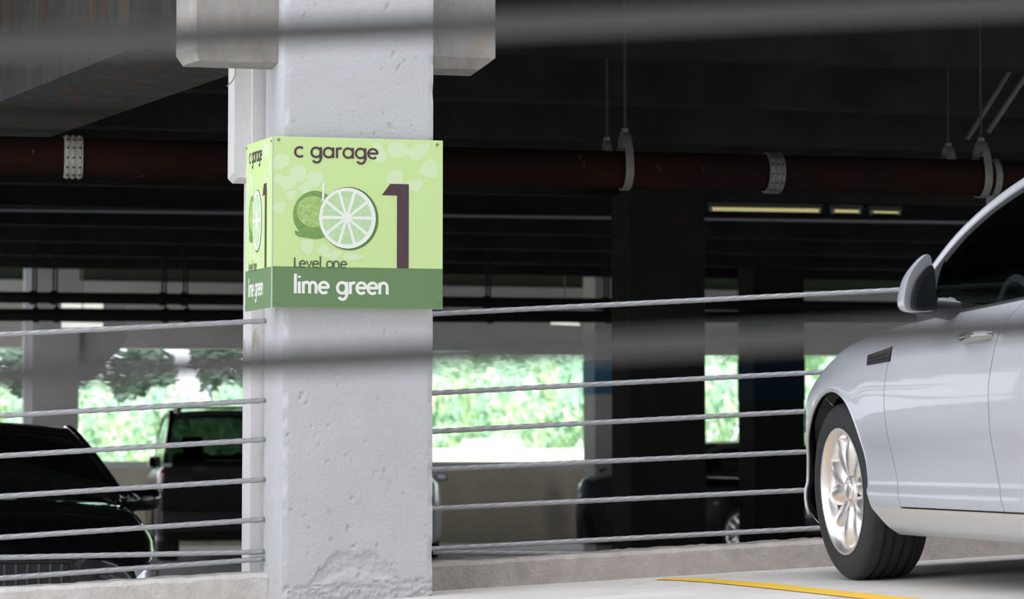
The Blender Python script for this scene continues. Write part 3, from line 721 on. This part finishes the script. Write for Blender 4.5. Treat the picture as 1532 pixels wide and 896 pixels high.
        b = MB(); b.v += [mp_(ci + (q - ci) * bs, 0, .94) for q in pts]; b.v += [tuple(Vector(v) + Vector((0, -.02, 0))) for v in b.v]; b.f += [tuple(range(m)), tuple(range(m, 2 * m))[::-1]] + [(q, (q + 1) % m, m + (q + 1) % m, m + q) for q in range(m)]
        b.build('mirror_bezel', 'plastic', mr, smooth=40, world=False)
        b = MB(); b.v += [tuple(Vector(mp_(ci + (q - ci) * bs * .84, 0, .94)) + Vector((0, -.0215, 0))) for q in pts]; b.f += [tuple(range(m))]
        b.build('mirror_glass', 'mirrorglass', mr, world=False)
        MB().tube([(sx * (abs(p.x) - .03), my + .07, p.z - .01), (sx * (x0 + .02), my + .05, mz - S['mh'] / 2 + .02), (sx * (x0 + .07), my + .04, mz - S['mh'] / 2 + .03)], [.035, .028, .03], 10).build('mirror_arm', S.get('armm', M_), mr, smooth=50, world=False)
    # ---- lamps, grille, plate
    for fn in S.get('extra', ()): fn(root, surf, pchip, S)
    return root

def lamp_patch(name, m, y0, y1, h0, h1, off=.006):
    """a lamp following the body side round the corner"""
    def fn(root, surf, pch, S):
        for sx in (-1, 1):
            def P(u, v):
                y = y0 + (y1 - y0) * u; hb = pch(S['belt'], y); h = h0(u) + (h1(u) - h0(u)) * v
                b0 = pch(S['bottom'], y) if 'bottom' in S else S['bot']
                p = surf(y, min(1, (h - b0) / (hb - b0))); return (sx * (p.x + off), p.y, p.z)
            MB().grid(P, 20, 10).build(name, m, root, smooth='all', world=False)
    return fn
def box_part(name, m, a, b_, bev=0.0, both=False, rx=0):
    def fn(root, surf, pch, S):
        for sx in ((-1, 1) if both else (1,)):
            c = (Vector(a) + Vector(b_)) / 2; d = [abs(q) for q in (Vector(b_) - Vector(a))]
            MB().box((sx * c.x, c.y, c.z), d, Matrix.Rotation(rx, 3, 'X') if rx else None, bev).build(name, m, root, smooth=40, world=False)
    return fn

# ---- the silver saloon in front of the fence
R0 = .333; WB0 = 2.795; TYZ = .754
hero = dict(R=R0, W=.925, bot=.185, WB=WB0, FO=.86, RO=1.13, tw=.215, rim=.232, gap=.045, tin=.044, spokes=5, phase=.10, flare=.004, sweep=1.0, shoulder=.070,
    plan=[(.86, .42), (.83, .54), (.77, .66), (.66, .76), (.52, .828), (.36, .878), (.2, .894), (0, .899), (-.3, .904), (-.8, .912), (-2.2, .916), (-2.9, .915), (-3.3, .89), (-3.6, .83), (-3.8, .72), (-3.925, .55)],
    low=[(.15, -.075), (.185, -.058), (.21, -.030), (.25, -.006), (.29, .010), (.33, .008), (.37, -.004), (.45, -.007), (.56, .0), (.68, -.002), (.80, -.013), (.9, -.025), (1.1, -.04)],
    belt=[(.86, .60), (.6, .70), (.35, .795), (.1, .868), (-.15, .90), (-.5, .925), (-.8, .938), (-1.6, .956), (-2.6, .985), (-3.3, 1.0), (-3.7, 1.0), (-3.925, .96)],
    centre=[(.86, .66), (.6, .78), (.2, .90), (-.3, .97), (-.6, 1.0), (-3.4, 1.03), (-3.925, 1.0)],
    cabin=(-.62, -3.35), seams=(),
    fdoor=lambda h: pchip([(.18, -.80), (.285, -.735), (.38, -.675), (.5, -.62), (.68, -.587), (.8, -.61), (.9, -.685), (1.0, -.76)], h),
    rdoor=lambda h: pchip([(.18, -1.72), (.30, -1.643), (.40, -1.575), (.52, -1.545), (.66, -1.545), (.8, -1.575), (.9, -1.63), (1.0, -1.70)], h),
    qdoor=lambda h: pchip([(.2, -2.40), (.5, -2.42), (.75, -2.62), (1.0, -2.75)], h),
    vent=[(-.40, .795), (-.385, .829), (-.622, .848), (-.632, .800)],
    rail=[(-.62, .80, .985), (-.753, .77, 1.086), (-.917, .71, 1.214), (-1.102, .66, 1.30), (-1.30, .632, 1.352), (-1.6, .612, 1.40), (-2.1, .60, 1.425), (-2.6, .61, 1.40), (-3.0, .645, 1.31), (-3.3, .70, 1.17), (-3.5, .75, 1.03)],
    header=(-1.42, -2.7), windows=[(-.80, -1.66), (-1.70, -2.62)], pillars=[(-.68, -.86, 'b'), (-1.655, -1.71, 'b'), (-2.60, -2.68, 'b'), (-2.68, -3.46, 'p')],
    glass='glass', seatz=.72, mirror=(-1.12, 1.045), mx=(.905, 1.035), mh=.20, mdep=.10, mtoe=.35, mout=[(0, .06), (0, .55), (.0, .85), (.10, 1.0), (.35, .93), (.75, .66), (.97, .32), (1.0, .08), (.8, .0), (.3, 0)], mbez=(.0, .02), mbs=.80, mcen=(.4, .4), armm='plastic', railr=.02,
    extra=[lamp_patch('headlamp', 'lens', .48, .80, lambda u: .56 - .02 * u, lambda u: .72 - .07 * u), lamp_patch('tail_lamp', 'red', -3.58, -3.9, lambda u: .78, lambda u: .93),
           box_part('number_plate', 'wht', (-.15, -3.945, .72), (.15, -3.925, .85))])
tilt = math.atan(SL)
hx = 3.3 + .885 + .0
build_car(hero, 'silver_car', 'silver saloon car parked nose to the cable fence, front left wheel in view', 'silver', (hx, 9.31, TYZ + .885 * SL), (0, -tilt, 0), detail=True)
# ---- parts used by the cars behind the fence
def slat_grille(x0, x1, y, z0, z1, n):
    def fn(root, surf, pch, S):
        g = MB().span((x0, y - .02, z0), (x1, y - .005, z1)).build('grille', 'plastic', root, world=False)
        for i in range(n):
            x = x0 + (x1 - x0) * (i + .5) / n; MB().span((x - .006, y - .006, z0 + .01), (x + .006, y + .008, z1 - .01)).build('grille_bar', 'brace', g, world=False)
        MB().tube([(x0, y, z0), (x0 - .02, y, z1), (x1 + .02, y, z1), (x1, y, z0), (x0, y, z0)], .009, 8).build('grille_frame', 'plastic', g, world=False, smooth=40)
    return fn
low_std = [(.15, -.075), (.2, -.05), (.28, -.01), (.36, -.006), (.5, 0), (.7, -.006), (.85, -.02), (1.2, -.04)]
carA = dict(R=.34, W=.93, bot=.20, WB=2.9, FO=.85, RO=1.0, tw=.22, rim=.23, shoulder=.09, seams=(-.65, -1.7, -2.6),
    plan=[(.85, .70), (.80, .77), (.7, .83), (.5, .885), (.2, .915), (-.3, .925), (-3.2, .925), (-3.6, .87), (-3.9, .75)], low=low_std,
    belt=[(.85, .70), (.75, .76), (.5, .83), (.2, .885), (-.3, .94), (-.6, .955), (-2, .97), (-3.4, 1.0), (-3.9, .96)],
    centre=[(.85, .74), (.7, .82), (.3, .93), (-.6, 1.0), (-3.9, 1.0)], cabin=(-.6, -3.4),
    rail=[(-.62, .80, .99), (-.9, .72, 1.13), (-1.3, .61, 1.305), (-1.6, .565, 1.375), (-2.1, .55, 1.405), (-2.7, .56, 1.385), (-3.1, .61, 1.27), (-3.5, .72, 1.04)],
    header=(-1.55, -2.75), windows=[(-.85, -1.75), (-1.82, -2.9)], pillars=[(-1.75, -1.82, 'b'), (-2.9, -3.45, 'p')], glass='glassd', seatz=.78,
    mirror=(-.88, .99), mx=(.80, 1.03), mh=.15, mdep=.12,
    extra=[slat_grille(-.42, .42, .862, .40, .70, 15), lamp_patch('headlamp', 'lens', .50, .80, lambda u: .58, lambda u: .70 - .05 * u), box_part('number_plate', 'wht', (-.25, .862, .30), (.25, .875, .40))])
p = onY(-28, 850, 13.27)
build_car(carA, 'black_car', 'black saloon car facing the fence, behind the cables at the left edge of the picture', 'blackpaint', (p.x, 14.1, 0), (0, 0, math.pi))

suv = dict(R=.37, W=.87, bot=.26, WB=2.7, FO=.82, RO=.90, tw=.24, rim=.24, shoulder=.05, seams=(-.6, -1.65, -2.5),
    plan=[(.82, .60), (.72, .74), (.5, .82), (.1, .86), (-3.3, .865), (-3.5, .855), (-3.56, .83), (-3.6, .80)], low=[(.2, -.07), (.3, -.03), (.42, 0), (.9, 0), (1.1, -.012), (1.3, -.03)],
    belt=[(.82, .88), (.4, 1.0), (-.5, 1.10), (-3.6, 1.14)], centre=[(.82, .92), (.3, 1.08), (-.6, 1.16), (-3.6, 1.14)], cabin=(-.55, -3.55),
    rail=[(-.6, .78, 1.16), (-.9, .73, 1.45), (-1.2, .70, 1.68), (-1.6, .69, 1.77), (-2.6, .69, 1.79), (-3.25, .69, 1.78), (-3.42, .70, 1.68), (-3.5, .735, 1.42), (-3.56, .77, 1.18)],
    header=(-1.3, -3.28), windows=[(-.85, -1.65), (-1.72, -2.55), (-2.62, -3.3)], pillars=[(-1.65, -1.72, 'b'), (-2.55, -2.62, 'b'), (-3.3, -3.5, 'p')], glass='glass', seatz=1.0,
    mirror=(-.85, 1.2), mx=(.79, .86), mh=.14, rbulge=.04, railr=.035,
    extra=[lamp_patch('tail_lamp', 'red', -3.42, -3.585, lambda u: .92, lambda u: 1.12, .008),
           box_part('rear_bumper', 'plastic', (-.82, -3.72, .36), (.82, -3.58, .62), .04), box_part('roof_rack', 'plastic', (.56, -3.1, 1.80), (.60, -1.5, 1.86), .012, True),
           box_part('roof_rack', 'plastic', (-.6, -2.9, 1.83), (.6, -2.82, 1.865), .01), box_part('rear_wiper', 'plastic', (-.30, -3.60, 1.2), (.12, -3.585, 1.22)), box_part('rear_spoiler', 'plastic', (-.62, -3.5, 1.75), (.62, -3.3, 1.79), .012)])
p = onY(236, 720, 30.9)
ra = math.radians(-2.2); build_car(suv, 'black_suv', 'tall black suv seen from behind, beyond the cables just left of the white column', 'blackpaint3', (p.x + .86 * math.cos(ra) - 3.6 * math.sin(ra), 30.9 + 3.6 * math.cos(ra), 0), (0, 0, ra))

sed = dict(R=.33, W=.91, bot=.19, WB=2.75, FO=.88, RO=1.3, tw=.21, rim=.23, shoulder=.08, seams=(-.6, -1.6, -2.5),
    plan=[(.88, .45), (.8, .6), (.66, .75), (.4, .85), (0, .9), (-3.1, .905), (-3.6, .88), (-3.85, .82), (-4.0, .75), (-4.05, .70)], low=low_std,
    belt=[(.88, .62), (.5, .76), (0, .87), (-.6, .93), (-1.6, .96), (-2.8, 1.0), (-3.6, 1.02), (-3.95, 1.0), (-4.05, .93)], centre=[(.88, .68), (.4, .84), (-.4, .98), (-3.4, 1.05), (-4.05, 1.0)], cabin=(-.6, -3.45),
    rail=[(-.6, .8, .98), (-1.0, .70, 1.2), (-1.45, .62, 1.38), (-2.0, .59, 1.43), (-2.7, .60, 1.40), (-3.2, .65, 1.27), (-3.65, .73, 1.08)], header=(-1.42, -2.75),
    windows=[(-.8, -1.66), (-1.72, -2.95)], pillars=[(-1.66, -1.72, 'b'), (-2.95, -3.6, 'p')], glass='glassd', seatz=.72, mirror=(-.85, 1.02), mx=(.9, 1.08), mh=.14, beltm='chrome',
    extra=[lamp_patch('tail_lamp', 'red', -3.70, -4.04, lambda u: .78, lambda u: .93), lamp_patch('headlamp', 'lens', .5, .82, lambda u: .56, lambda u: .70 - .07 * u)])
P = onZ(1112, 838, 0); ha = math.radians(65); hd_ = Vector((math.sin(ha), math.cos(ha), 0)); rt = Vector((math.cos(ha), -math.sin(ha), 0))
q = P - rt * .80 + hd_ * 2.75 - Vector((.08, 0, 0))
build_car(sed, 'dark_saloon', 'dark saloon car parked at an angle, partly hidden behind the black square column', 'blackpaint3', (q.x, q.y, 0), (0, 0, -ha))

hatch = dict(R=.30, W=.82, bot=.2, WB=2.35, FO=.68, RO=.6, tw=.185, rim=.2, shoulder=.07, seams=(-.5, -1.6),
    plan=[(.68, .45), (.6, .6), (.4, .74), (.1, .80), (-2.5, .81), (-2.75, .78), (-2.9, .70), (-2.95, .6)], low=low_std,
    belt=[(.68, .66), (.4, .80), (-.3, .93), (-2.95, 1.0)], centre=[(.68, .7), (.3, .88), (-.4, 1.0), (-2.95, 1.0)], cabin=(-.35, -2.8),
    rail=[(-.35, .70, .97), (-.8, .62, 1.22), (-1.15, .57, 1.40), (-1.6, .55, 1.47), (-2.3, .55, 1.45), (-2.6, .58, 1.33), (-2.85, .64, 1.02)], header=(-1.1, -2.35),
    windows=[(-.6, -1.6), (-1.66, -2.4)], pillars=[(-1.6, -1.66, 'b'), (-2.4, -2.8, 'p')], glass='glassd', seatz=.78, mirror=(-.6, 1.0), mx=(.8, .97), mh=.13,
    extra=[lamp_patch('tail_lamp', 'red', -2.72, -2.93, lambda u: .72, lambda u: .95)])
P = onY(657, 760, 34.2); 
build_car(dict(hatch, extra=[]), 'white_hatchback', 'white car almost wholly hidden behind the column, its wheel peeping out on the right', 'whitepaint', (P.x - .80, 34.6, 0), (0, 0, math.radians(-9)))
P = onY(728, 690, 50)
build_car(hatch, 'white_hatchback', 'white car out in the open beyond the parapet, only its roof showing', 'whitepaint', (P.x + .35, 51.5, .15), (0, 0, math.radians(-10)))

# ================================================================== DIAGONAL BEAM, PIPES
dr_ = Vector((-.285, 1.0, 0)); A = Vector((.797, 10.95, 2.95)); Bq = Vector((1.478, 10.95, 2.95)); L_ = 7.5; A += dr_ * .16; Bq += dr_ * .16
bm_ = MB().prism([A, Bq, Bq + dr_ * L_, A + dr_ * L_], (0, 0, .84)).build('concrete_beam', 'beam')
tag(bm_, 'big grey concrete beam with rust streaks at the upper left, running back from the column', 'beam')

def pipe(name, y0, y1, x0, x1, Y, r, m, label, xa=-3.98, xb=9, group=None, n=20):
    a, c = onY(x0, y0, Y), onY(x1, y1, Y); d = (c - a) / (c.x - a.x); P, Q = a + d * (xa - a.x), a + d * (xb - a.x)
    o = MB().tube([P.lerp(Q, i / 6) - P for i in range(7)], r, n).build(name, m, smooth='all'); o.location = P
    tag(o, label, 'pipe', group); return o, (lambda X: a + d * (X - a.x))
YP = 13.0
rp_, axis = pipe('rusty_pipe', 232.5, 253, 0, 900, YP, .096, 'rust', 'thick rusty drain pipe hung across the dark ceiling, the nearest pipe', n=28)
rp2, axis2 = pipe('rusty_pipe', 226, 244, 0, 900, 13.9, .05, 'rust', 'thinner rusty pipe hidden behind the thick rusty drain pipe')
def band(px, wid, name, label, ribs=3, gm='galv'):
    c = axis(onY(px, 240, YP).x); root = empty(name, c, label, 'strap')
    MB().lathe([(-wid / 2, .097), (-wid / 2, .104), (wid / 2, .104), (wid / 2, .097)], c, 'x', 32).build('strap_band', gm, root, smooth=40)
    for i in range(ribs):
        x = -wid / 2 + wid * (i + .5) / ribs; MB().lathe([(x - .008, .103), (x - .005, .109), (x + .005, .109), (x + .008, .103)], c, 'x', 32).build('clamp_ridge', gm, root, smooth=40)
        for k in range(5):
            t = math.radians(-150 + 26 * k); y_, z_ = .109 * math.sin(t) * -1, .109 * math.cos(t)
            MB().tube([c + Vector((x, -.107 * abs(math.sin(t)), .107 * math.cos(t))), c + Vector((x, -.112 * abs(math.sin(t)), .112 * math.cos(t)))], .006, 6).build('bolt', 'plastic', root)
band(109, .092, 'pipe_coupling', 'silver perforated coupling band on the rusty pipe, left of the column', gm='galvlit')
band(1155, .085, 'pipe_coupling', 'grey coupling band on the rusty pipe, right of the column')
def hanger(ax, r, X, label, wid=.042, top=.19, rod=True):
    c = ax(X); root = empty('pipe_hanger', c, label, 'hanger', 'pipe hangers')
    path = []
    for i in range(25):
        t = math.radians(-180 + 360 * i / 24); y_, z_ = (r + .005) * math.sin(t), (r + .005) * math.cos(t)
        if z_ > 0: y_ = (r + .005) * math.sin(t) * (1 - .25 * (z_ / r) ** 2); z_ = z_ * (top / (r + .005)) ** (1 if z_ > 0 else 0) if z_ > 0 else z_
        path.append((y_, z_))
    b = MB()
    for y_, z_ in path:
        l = math.hypot(y_, z_) or 1; ny, nz = y_ / l * .006, z_ / l * .006
        b.v += [tuple(c + Vector((-wid / 2, y_, z_))), tuple(c + Vector((wid / 2, y_, z_))), tuple(c + Vector((wid / 2, y_ + ny, z_ + nz))), tuple(c + Vector((-wid / 2, y_ + ny, z_ + nz)))]
    b.f += [(4 * i + j, 4 * i + (j + 1) % 4, 4 * i + 4 + (j + 1) % 4, 4 * i + 4 + j) for i in range(24) for j in range(4)]
    b.build('strap', 'galv', root, smooth=40)
    MB().tube([c + Vector((0, 0, top - .02)), c + Vector((0, 0, 3.80 - c.z))], .007, 8).build('rod', 'rod', root, smooth=40)
    MB().tube([c + Vector((0, 0, top + .004)), c + Vector((0, 0, top + .024))], .018, 6).build('nut', 'galv', root)
    MB().tube([c + Vector((0, -r * .75, r + .022)), c + Vector((0, r * .75, r + .022))], .008, 8).build('cross_bolt', 'galv', root)
    return root
hanger(axis, .098, onY(935, 240, YP).x, 'nearer hanger strap round the thick rusty pipe, right of the sign')
hanger(axis2, .052, onY(908, 240, 13.9).x, 'farther small hanger on a rusty rod, right of the sign', .035, .12)
hg = hanger(axis, .098, onY(1468, 240, YP).x, 'nearer hanger strap round the thick rusty pipe, above the silver car')
c = axis(onY(1484, 240, YP).x)
MB().lathe([(-.018, .099), (-.018, .106), (.018, .106), (.018, .099)], c, 'x', 28).build('second_strap', 'galv', hg, smooth=40)
MB().box(c + Vector((-.02, -.02, -.125)), (.045, .02, .06), None, .004).build('clamp_lug', 'galv', hg)
hanger(axis2, .052, onY(1419, 240, 13.9).x, 'farther small hanger on a rusty rod, above the silver car', .05, .13)
for (xa, ya, xb, yb, Y, lb_) in ((1447, 208, 1540, 58, 13.85, 'upper diagonal brace rod rising from the pipe hanger at the right edge'), (1478, 198, 1545, 98, 13.1, 'lower diagonal brace rod rising from the pipe hanger at the right edge')):
    A, B = onY(xa, ya, Y), onY(xb, yb, Y); d = (B - A); B = A + d * ((3.8 - A.z) / d.z)
    tag(MB().tube([A, B], .014, 10).build('brace_rod', 'brace', smooth=40), lb_, 'brace')
# thin conduit and the black pipes farther in
pipe('conduit', 314, 327, 0, 1000, 22, .014, 'conduit', 'thin pale conduit running across the dark ceiling at mid height', -3.98, 29.9, None, 8)
_, ax3 = pipe('black_pipe', 444.5, 452, 0, 700, 27, .058, 'blackpipe', 'upper of two black pipes in front of the far concrete lintel', -3.98, 29.9, 'black pipes')
_, ax4 = pipe('black_pipe', 471, 473, 0, 700, 27.6, .066, 'blackpipe', 'lower of two black pipes in front of the far concrete lintel', -3.98, 29.9, 'black pipes')
for px in (49, 80, 243, 275, 728, 905):
    for ax_, Y, nm_ in ((ax3, 27, 'upper'), (ax4, 27.6, 'lower')):
        c = ax_(onY(px + (5 if Y > 27.2 else 0), 440, Y).x); r = .06 if Y < 27.2 else .068
        root = empty('pipe_hanger', c, 'small dark hanger on the %s black pipe far back, %s of six from the left' % (nm_, ['first', 'second', 'third', 'fourth', 'fifth', 'last'][[49, 80, 243, 275, 728, 905].index(px)]), 'hanger', 'small hangers on the black pipes')
        MB().lathe([(-.03, r + .001), (-.03, r + .012), (.03, r + .012), (.03, r + .001)], c, 'x', 16).build('strap', 'blackpipe', root); MB().tube([c + Vector((0, 0, r)), c + Vector((0, 0, 3.8 - c.z))], .012, 6).build('rod', 'blackpipe', root)
# lamps
def lamp(x0, y0, x1, y1, Y, label, m, thick=.022):
    A, B = onY(x0, y0, Y), onY(x1, y1, Y); c = (A + B) / 2; root = empty('strip_lamp', c, label, 'lamp')
    MB().tube([A, B], thick, 10).build('tube', m, root, smooth=40)
    MB().box(c + Vector((0, 0, thick + .025)), ((B - A).length + .04, .06, .04), None, .006).build('lamp_housing', 'plastic', root)
    for e in (A, B): MB().box(e, (.02, .04, .04)).build('end_cap', 'lampbody', root)
    MB().tube([c + Vector((0, 0, thick + .06)), Vector((c.x, c.y, 3.8))], .008, 6).build('rod', 'lampbody', root)
lamp(1063, 312.5, 1226, 315, 21, 'dim yellowish strip lamp under the dark ceiling, left of the silver car roof', 'tube', .016)
lamp(1246, 315.5, 1286, 316.3, 21, 'short piece of yellowish strip lamp next in line, above the silver car mirror', 'tube', .013)
lamp(1304, 317, 1345, 318, 21, 'farthest right piece of yellowish strip lamp, fainter', 'tube', .009)
lamp(92, 456, 154, 457, 33, 'bright white strip lamp seen between the two black pipes, left', 'tubew', .036)
lamp(92, 486, 154, 487, 32, 'bright white strip lamp below the black pipes, left', 'tubew', .036)
lamp(822, 483, 868, 485.5, 34, 'short white strip lamp in front of the lintel, right of the sign', 'tubew', .02)

# ================================================================== FAR COLUMNS
def far_col(px, Y, m, label, band_y=None, wx=.61, dep=.61, strip=None, haunch=None, ztop=3.79, bandm='blue'):
    X = onY(px, 600, Y).x; root = empty('square_column', (X + wx / 2, Y + dep / 2, 0), label, 'column')
    MB().span((X, Y, 0), (X + wx, Y + dep, ztop), .01).build('shaft', m, root)
    if band_y:
        z1, z0 = onY(px, band_y[0], Y).z, onY(px, band_y[1], Y).z
        MB().span((X - .004, Y - .004, z0), (X + wx + .004, Y + dep + .004, z1)).build('painted_band', bandm, root)
    if strip: MB().span((X - strip, Y + .05, 0), (X, Y + dep, ztop)).build('pilaster', 'cap', root)
    if haunch:
        pts = []
        for (hx_, hy_) in haunch: q = onY(hx_, hy_, Y + .1); pts.append(Vector((max(q.x, X + wx), Y + .1, min(q.z, ztop))))
        MB().prism(pts, (0, dep - .15, 0)).build('haunch', m, root)
    return root
far_col(47, 34.5, 'farcol', 'grey square column with a sloping haunch at the far left, behind the black car', strip=.10, haunch=[(117, 440), (190, 440), (190, 506), (179, 524), (138, 566), (117, 566)])
far_col(890, 31.5, 'farcol', 'grey square column with a blue band, just left of the black column', band_y=(537, 590), haunch=None)
far_col(944, 19.8, 'shadecol', 'wide black square column in the middle of the garage, right of the sign', ztop=3.35)
far_col(1128, 28.4, 'shadecol', 'dark square column with a dim blue band, behind the silver car nose', band_y=(535, 598), bandm=mat('shaded_blue_band', (.008, .022, .036), .8, spec=.1))  # column and band use darker copies of their paint, shade put into the colour

# ================================================================== FLOOR PAINT
def on_ramp(x, y):
    d = ray(x, y); n = Vector((SL, -.016, -1)); k = .667 - SL * 1.97 + .016 * 10.6
    t = (ZC - k) / (SL * d.x - .016 * d.y - d.z); return Vector((t * d.x, t * d.y, ZC + t * d.z))
up = [(980, 867), (1012, 865.2), (1060, 866.5), (1150, 873.5), (1250, 884), (1340, 893), (1440, 903), (1900, 952)]; dn = [(985, 868), (1012, 868.8), (1060, 872), (1150, 881), (1250, 892), (1320, 900), (1400, 911), (1840, 968)]
b = MB()
for a, c in zip(up, dn): b.v += [tuple(on_ramp(*a) + Vector((0, 0, .003))), tuple(on_ramp(*c) + Vector((0, 0, .003)))]
b.f += [(2 * i, 2 * i + 1, 2 * i + 3, 2 * i + 2) for i in range(len(up) - 1)]
tag(b.build('yellow_line', 'yellow', fix=False), 'curved yellow parking line painted on the concrete floor in front of the curb', 'line')

# ================================================================== OUTSIDE
b = MB(); b.grid(lambda u, v: (-60 + 140 * u, 38.4 + 100 * v, .10 + .012 * 100 * v * v), 10, 10); tag(b.build('ground', 'ground'), kind='structure')
xl = onY(630, 680, 47).x
tag(MB().span((xl, 47, 0), (xl + 14, 47.25, 1.43)).build('roadside_wall', 'palewall'), 'long low white wall out in the daylight beyond the parapet', 'wall')
def crown_mesh(name, m, seed, n=2600, ls=.10):
    rnd = random.Random(seed); vs = []; fs = []
    clumps = []
    for i in range(30):
        t = rnd.uniform(0, 2 * math.pi); z = rnd.uniform(-.72, .70); r = (1 - abs(z) ** 3) ** .5 * rnd.uniform(.5, .78)
        clumps.append((Vector((r * math.cos(t), r * math.sin(t), z)), rnd.uniform(.24, .36)))
    for i in range(n):
        c, r = clumps[rnd.randrange(len(clumps))]
        d = Vector((rnd.gauss(0, 1), rnd.gauss(0, 1), rnd.gauss(0, 1))).normalized(); p = c + d * r * rnd.uniform(.7, 1.05)
        nrm = (d + Vector((rnd.gauss(0, .5), rnd.gauss(0, .5), rnd.gauss(0.4, .5)))).normalized(); a = nrm.orthogonal().normalized(); a = Matrix.Rotation(rnd.uniform(0, 6.28), 3, nrm) @ a; e = nrm.cross(a)
        s = ls * rnd.uniform(.6, 1.3); o = len(vs); vs += [p - a * s, p + e * s * .5, p + a * s, p - e * s * .5]; fs.append((o, o + 1, o + 2, o + 3))
    q = [max(abs(v[k]) for v in vs) for k in range(3)]; vs = [(v[0] / q[0], v[1] / q[1], v[2] / q[2]) for v in vs]
    me = bpy.data.meshes.new(name); me.from_pydata(vs, [], fs); me.materials.append(M[m]); me.update(); return me
CR = [crown_mesh('crown', 'leaf', 3), crown_mesh('crown', 'leaf', 5), crown_mesh('crown', 'leafdark', 9, 2600, .09)]
TR = MB().tube([(0, 0, 0), (.04, 0, .5), (0, .03, 1)], [.12, .09, .06], 8).build('trunk', 'bark'); TRM = TR.data; bpy.data.objects.remove(TR)
def plant(name, x, y, z0, w_, h_, cm, label, cat, group, th):
    root = empty(name, (x, y, z0), label, cat, group)
    c = bpy.data.objects.new('crown', CR[cm]); COL.objects.link(c); c.parent = root; c.location = (0, 0, th + (h_ - th) * .5); c.scale = (w_ / 2, w_ / 2 * .9, (h_ - th) / 2); c.rotation_euler = (0, 0, random.choice((0, math.pi))); c['kind'] = 'stuff'
    t = bpy.data.objects.new('trunk', TRM); COL.objects.link(t); t.parent = root; t.scale = (max(.6, h_ / 6),) * 2 + (th + (h_ - th) * .4,)
ORD = ['first', 'second', 'third', 'fourth', 'fifth', 'sixth', 'seventh', 'eighth', 'ninth']
def row(pxa, pxb, n, Y, tops, side, rowname):
    for i in range(n):
        px = pxa + (pxb - pxa) * i / (n - 1); P = onY(px, 640, Y); zt = onY(px, tops[i % len(tops)], Y).z
        wid = (onY(pxb, 640, Y).x - onY(pxa, 640, Y).x) / (n - 1) * 1.0
        plant('hedge_shrub', P.x, Y, .15, wid, zt - .1, (i + n) % 2, '%s shrub from the left in the %s row of bright hedge %s of the column' % (ORD[i], rowname, side), 'shrub', 'hedge shrubs %s of the column' % side, .1)
row(-60, 520, 6, 54.5, [585, 600, 580, 590, 572, 580], 'left', 'front'); row(-10, 500, 5, 57.0, [572, 560, 575, 556, 562, 550], 'left', 'back')
row(640, 1350, 7, 54.5, [555, 540, 562, 545, 535, 550], 'right', 'front'); row(660, 1400, 7, 57.2, [520, 512, 530, 518, 525, 510], 'right', 'back')
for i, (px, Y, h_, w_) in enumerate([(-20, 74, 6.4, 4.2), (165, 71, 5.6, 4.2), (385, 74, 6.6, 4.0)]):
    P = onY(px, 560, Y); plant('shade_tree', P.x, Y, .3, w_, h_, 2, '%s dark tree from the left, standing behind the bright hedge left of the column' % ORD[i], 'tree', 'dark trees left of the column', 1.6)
for i, (px, Y, h_) in enumerate([(610, 69, 8.5), (715, 75, 9.5), (825, 69, 9), (930, 75, 10), (1040, 69, 9), (1150, 75, 10), (1255, 69, 9), (1365, 75, 10)]):
    P = onY(px, 560, Y); plant('shade_tree', P.x, Y, .3, 4.0, h_, i % 2, '%s tall tree from the left, standing behind the hedge right of the column' % ORD[i], 'tree', 'trees right of the column', 1.2)
